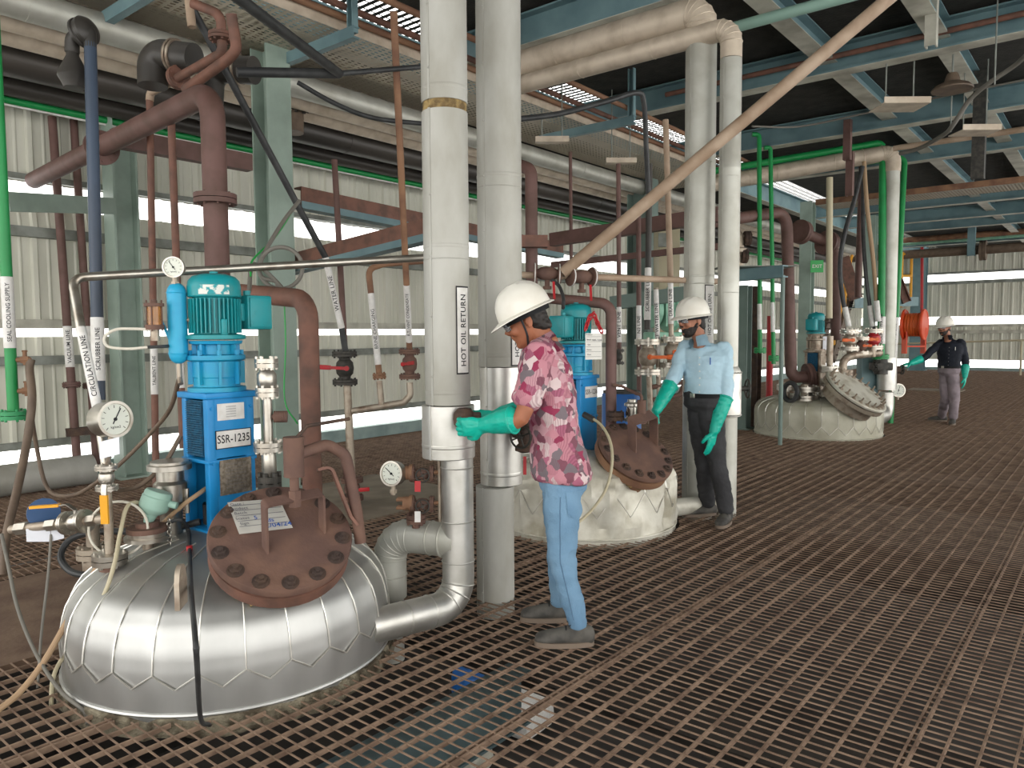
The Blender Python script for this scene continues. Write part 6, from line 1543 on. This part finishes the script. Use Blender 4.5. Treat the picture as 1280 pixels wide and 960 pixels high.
b = nb(); q = at(1084, 470, 12.2); box(b, q, (.28, .2, .75), Matrix((RH, FH, zz)).transposed(), .02); tag(obj('junction_box', b, 'teal'), 'blue grey upright box behind the far tilted cover', 'box')
# far left: red post and yellow ring between the green pipes
b = nb(); q = at(963, 395, 14); cyl(b, q, (q.x, q.y, 0), .06, seg=12); tag(obj('red_pipe', b, 'red_paint'), 'short red standpipe behind the slim green pipes', 'pipe')
# stairs, landing and sign behind
def bar(name, label, p0, p1, w, h, m, cat='beam', kind='C'):
    b = nb(); beam(b, p0, p1, w, h, .02, kind); return tag(obj(name, b, m, None, 0), label, cat)
ty = at(1050, 430, 20); t = thing('staircase', 'tan staircase climbing behind the far dome with yellow handrail', 'stairs', onz(1040, 452))
sa_, sb2 = at(1040, 448, 20), at(1064, 368, 21.5)
b = nb(); beam(b, sa_, sb2, .12, .35, .02, 'box'); obj('stringer', b, 'hose_brown', t, 0); b = nb(); off = FH*1.0; beam(b, sa_+off, sb2+off, .12, .3, .02, 'box'); obj('stringer', b, 'hose_brown', t, 0)
b = nb()
for i in range(10): q = sa_.lerp(sb2, (i+.5)/10)+off*.5; box(b, q, (.28, 1.0, .03), Matrix((RH, FH, zz)).transposed())
obj('treads', b, 'rustdark', t, 0)
b = nb()
for i in range(4): q = sa_.lerp(sb2, (i+.3)/3.6); cyl(b, q, q+zz*1.1, .04, seg=8)
for h_ in (.55, 1.1): cyl(b, sa_+zz*h_, sb2+zz*h_, .04, seg=8)
obj('handrail', b, 'yellow_paint', t)
bar('orange_brace', 'orange steel stringer sloping above the staircase', at(1053, 322, 20), at(1070, 374, 20), .2, .3, 'oxide2')
b = nb(); ra, rb = at(1127, 345, 24), at(1139, 345, 25)
for h_ in (0, .7): cyl(b, ra+zz*h_, rb+zz*h_, .045, seg=8)
for q in (ra, rb): cyl(b, q-zz*1.0, q+zz*.75, .045, seg=8)
tag(obj('guard_rail', b, 'yellow_paint'), 'yellow guard rail left of the hose reel column', 'rail')
b = nb(); q = at(1129, 374, 23); beam(b, at(1122, 350, 23), at(1133, 378, 23), .2, .25, .02); tag(obj('orange_brace', b, 'oxide2', None, 0), 'orange brace behind the right green pipe', 'beam')
bar('landing_beam', 'grey landing beam crossing behind the far drops', at(1062, 379, 21), at(1142, 377, 24), .3, .28, 'teal')
b = nb(); M_ = Matrix((RH, zz, -FH)).transposed(); q = at(1021, 333, 16.2); box(b, q, (.28, .26, .03), M_, .005); sg_ = tag(obj('exit_sign', b, 'exit_green', None, 0), 'small green EXIT sign behind the far brown pipes', 'sign')
b = nb(); text_flat(b, 'EXIT', .10, q-FH*.018+zz*.0, RH, zz); obj('lettering', b, 'white_tape', sg_, None)
# hose reel on the back column
hq = at(1143, 406, 26.2); t = thing('hose_reel', 'orange fire hose reel on the blue grey back column', 'hose reel', hq-zz*.9)
ax = (RH*.75-FH*.65).normalized(); b = nb()
for s in (-.3, .3): c = hq+ax*s; cyl(b, c-ax*.03, c+ax*.03, .52, seg=32); torus(b, c, ax, .5, .05, 36, 8)
obj('drum_disc', b, 'reel_orange', t); b = nb()
for i in range(6): torus(b, hq+ax*(-.22+.09*i), ax, .36, .055, 28, 8)
cyl(b, hq-ax*.3, hq+ax*.3, .33, seg=24); obj('hose_coil', b, 'orange_paint', t)
b = nb(); box(b, hq-zz*.75, (.7, .3, .05), Matrix((RH, FH, zz)).transposed())
for s in (-.33, .33): box(b, hq+RH*s-zz*.55, (.05, .3, .9), Matrix((RH, FH, zz)).transposed())
obj('stand', b, 'reel_orange', t, 0)
b = nb(); cyl(b, at(1153, 230, 26.5), at(1152, 415, 26.5), .05, seg=8); tag(obj('red_riser', b, 'red_paint'), 'thin red pipe rising on the back column', 'pipe')
b = nb(); cyl(b, ony(1115, 430, 31), ony(1270, 425.5, 31), .035, seg=8); q = ony(1277, 426, 31); cyl(b, ony(1270, 425.5, 31), ony(1330, 424, 31), .035, seg=8); cyl(b, ony(1277, 425.5, 31), V((ony(1277, 425.5, 31).x, 31, 0)), .035, seg=8); tag(obj('guard_rail', b, 'hose_cream'), 'thin pale guard rail along the back wall', 'rail')
b = nb(); box(b, (onz(1170, 488).x, onz(1170, 488).y, .012), (1.2, .8, .02)); tag(obj('cardboard_sheet', b, 'concrete', None, 0), 'pale sheet lying on the grating behind the man in black', 'sheet')
# ------------------------------------------------------------------ pipes along the back wall
zb = ony(1200, 314, 28).z
def backrun(name, label, py0, py1, x0, x1, y, r, m, fl=()):
    a, c = ony(x0, py0, y), ony(x1, py1, y); z = (a.z+c.z)/2; a.z = c.z = z
    return one_pipe(name, label, [a, c+(c-a)*.6], r, m, flanges=fl)
q = ony(1229, 314, 27)
backrun('wall_pipe', 'thick grey brown pipe along the back wall with a dark flange', 322, 310, 1060, 1278, 27, .14, 'hose_brown', ((V((q.x, 27, ony(1170, 317, 27).z)), (1, 0, 0), .3, .08),))
backrun('wall_pipe', 'rusty pipe along the back wall above the thick grey pipe', 302, 290, 1100, 1278, 28, .09, 'rustorange')
backrun('wall_pipe', 'pale green pipe along the back wall', 306.5, 296, 1100, 1278, 28.3, .05, 'mint_paint')
b = nb(); a = ony(1216, 256, 26.8); beam(b, V((a.x, a.y, zat(a.xy, 254))), V((a.x, a.y, zat(a.xy, 320))), .2, .2, .02, 'C', (1, 0, 0)); tag(obj('pipe_hanger', b, 'teal', None, 0), 'blue grey hanger holding the thick back wall pipe', 'bracket')
# ------------------------------------------------------------------ overhead things at the right
YT = onz(1200, 238, 3.9).y
b = nb(); xa, xb = onz(1040, 255, 3.9).x-.2, 4
t = thing('cable_tray', 'rust edged perforated tray level across the right bays', 'cable tray', ((xa+xb)/2, YT, 3.85))
b = nb(); box(b, ((xa+xb)/2, YT, 3.86), (xb-xa, .7, .004)); obj('tray_sheet', b, 'perf', t, 0)
for y in (YT-.35, YT+.35):
    b = nb(); box(b, ((xa+xb)/2, y, 3.91), (xb-xa, .03, .10)); obj('side_rail', b, 'rustorange', t, 0)
def hang(label, px, py, z, w=.5, d=.35, ptop=None):
    q = onz(px, py, z); t = thing('tray_bracket', label, 'bracket', q); b = nb(); M_ = Matrix((RH, FH, zz)).transposed(); box(b, q, (w, d, .01), M_); box(b, q-FH*d/2+zz*.03, (w, .01, .06), M_); obj('bracket_plate', b, 'alubeige', t, 0)
    for s in (-.3, .3):
        b = nb(); cyl(b, q+RH*w*s, V(((q+RH*w*s).x, (q+RH*w*s).y, 4.7)), .008, seg=6); obj('hanger_rod', b, 'girt', t)
hang('perforated beige bracket on two rods under the right beams', 1124, 134, 3.95)
hang('smaller perforated bracket on rods over the black hanging post', 1218, 166, 3.85, .45, .3)
hang('pale slotted bracket on rods right of the tall pipes', 690, 178, 3.8, .4, .12); hang('pale slotted bracket on rods left of the far green column', 776, 204, 3.75, .4, .12)
q = onz(1224, 172, 3.9); b = nb(); beam(b, V((q.x, q.y, 4.7)), V((q.x, q.y, zat(q.xy, 224))), .14, .14, .02, 'C', (1, 0, 0)); tag(obj('hanging_post', b, 'castblack', None, 0), 'black steel post hanging below the smaller bracket', 'post')
q = onz(1190, 113, 4.12); t = thing('high_bay_lamp', 'round high bay lamp hanging unlit under the right beams', 'lamp', q)
b = nb(); lathe(b, [(.20, 0), (.205, .012), (.17, .05), (.08, .09), (.06, .16), (.05, .18)], q, zz, 32); obj('reflector', b, 'hose_brown', t); b = nb(); cyl(b, q+zz*.17, V((q.x, q.y, 4.5)), .01, seg=6); obj('rod', b, 'girt', t)
for i, (lab, x0, y0, x1, y1, z0) in enumerate((('left thin rod hanging under the right beams beside the lamp', 1191, 76, 1184, 165, 4.6), ('right thin rod hanging under the right beams', 1247, 0, 1239, 106, 4.7))):
    q = onz(x0, y0, z0); b = nb(); cyl(b, q, V((q.x, q.y, zat(q.xy, y1))), .008, seg=6); tag(obj('hanger_rod', b, 'girt'), lab, 'rod')
c1_ = [onz(1290, 62, 4.25), onz(1268, 82, 4.2), onz(1236, 104, 4.1), onz(1212, 125, 4.0), onz(1192, 155, 3.8), onz(1180, 168, 3.75), onz(1150, 185, 3.75), onz(1125, 192, 3.75)]
hose('grey_conduit', 'grey flexible conduit sagging between the rods at upper right', c1_, .025, 'cable_grey', 'cable')
hose('thin_cable', 'thin twin cable strung level across the dark deck at right', [onz(940, 158, 4.1), onz(1000, 158, 4.15), onz(1080, 142, 4.2), onz(1180, 120, 4.2), onz(1290, 98, 4.2)], .012, 'cable_grey', 'cable')
b = nb(); y_ = YBE[1]-.14; z_ = onz(1180, 30, 4.5).z
a, c = onz(903, 105, 4.35), onz(1290, 18, 4.35); yy = (a.y+c.y)/2; cyl(b, (a.x-1, YBE[1]-.16, 4.56), (4, YBE[1]-.16, 4.56), .03); tag(obj('overhead_pipe', b, 'oxide2'), 'thin red brown pipe strung along the teal beam web at upper right', 'pipe')
a = onz(1125, 192, 4.1); c = onz(1285, 152, 4.1); b = nb(); cyl(b, (a.x, (a.y+c.y)/2, 4.1), (4, (a.y+c.y)/2, 4.1), .04); tag(obj('overhead_pipe', b, 'tanpipe'), 'tan pipe level behind the smaller perforated bracket', 'pipe')
for lab, px, y0, y1, d in (('dark brown hanger post left of the far insulated bend', 1060, 150, 200, 11), ('dark brown post in front of the rust edged tray', 1063, 190, 245, 11.2)):
    b = nb(); p0 = at(px, y0, d); beam(b, p0, V((p0.x, p0.y, zat(p0.xy, y1))), .1, .1, .012, 'C', (1, 0, 0)); tag(obj('hanging_post', b, 'oxide', None, 0), lab, 'post')
b = nb(); p0, p1 = onz(895, 35, 4.4), onz(1010, 5, 4.4); cyl(b, (-6, p0.y, 4.36), (XR, p0.y, 4.36), .05); tag(obj('overhead_pipe', b, 'mint_cast'), 'mossy pipe over the far insulated elbows', 'pipe')
q = onz(1165, 12, 4.6); b = nb(); beam(b, V((q.x, q.y, 4.7)), V((q.x, q.y, 4.25)), .1, .1, .01, 'C', (1, 0, 0)); tag(obj('pipe_hanger', b, 'flange_pale', None, 0), 'pale steel hanger stub at upper right', 'bracket')
# low clutter on the left aisle
b = nb(); a = onx(-20, 612, -8.2); sweep(b, [V((-8.15, 1.0, .16)), V((-8.15, 3.2, .16))], .15, 20); tag(obj('floor_pipe', b, 'alugrey'), 'grey lagged pipe lying along the left wall foot', 'pipe')
q = at(367, 166, 8.3); t = thing('rack_nozzle', 'dark bolted nozzle standing on the widest black rack pipe', 'nozzle', q)
b = nb(); cyl(b, q, at(367, 140, 8.3), .11); obj('stub', b, 'hose_brown', t); b = nb(); flange(b, at(367, 134, 8.3), zz, .16, .05, 8, True, .02); obj('flange', b, 'castblack', t)
# ------------------------------------------------------------------ repeats of one kind share a group
cnt = {}
for o in COL.objects:
    if not o.parent and o.get('category'): cnt.setdefault(o.name.split('.')[0], []).append(o)
for n_, os_ in cnt.items():
    if len(os_) > 1:
        ws = n_.replace('_', ' '); ws = ws[:-1]+'ies' if ws.endswith('y') else ws+('es' if ws.endswith(('x', 's')) else 's')
        for o in os_:
            if not o.get('group'): o['group'] = ws+' of the plant hall'
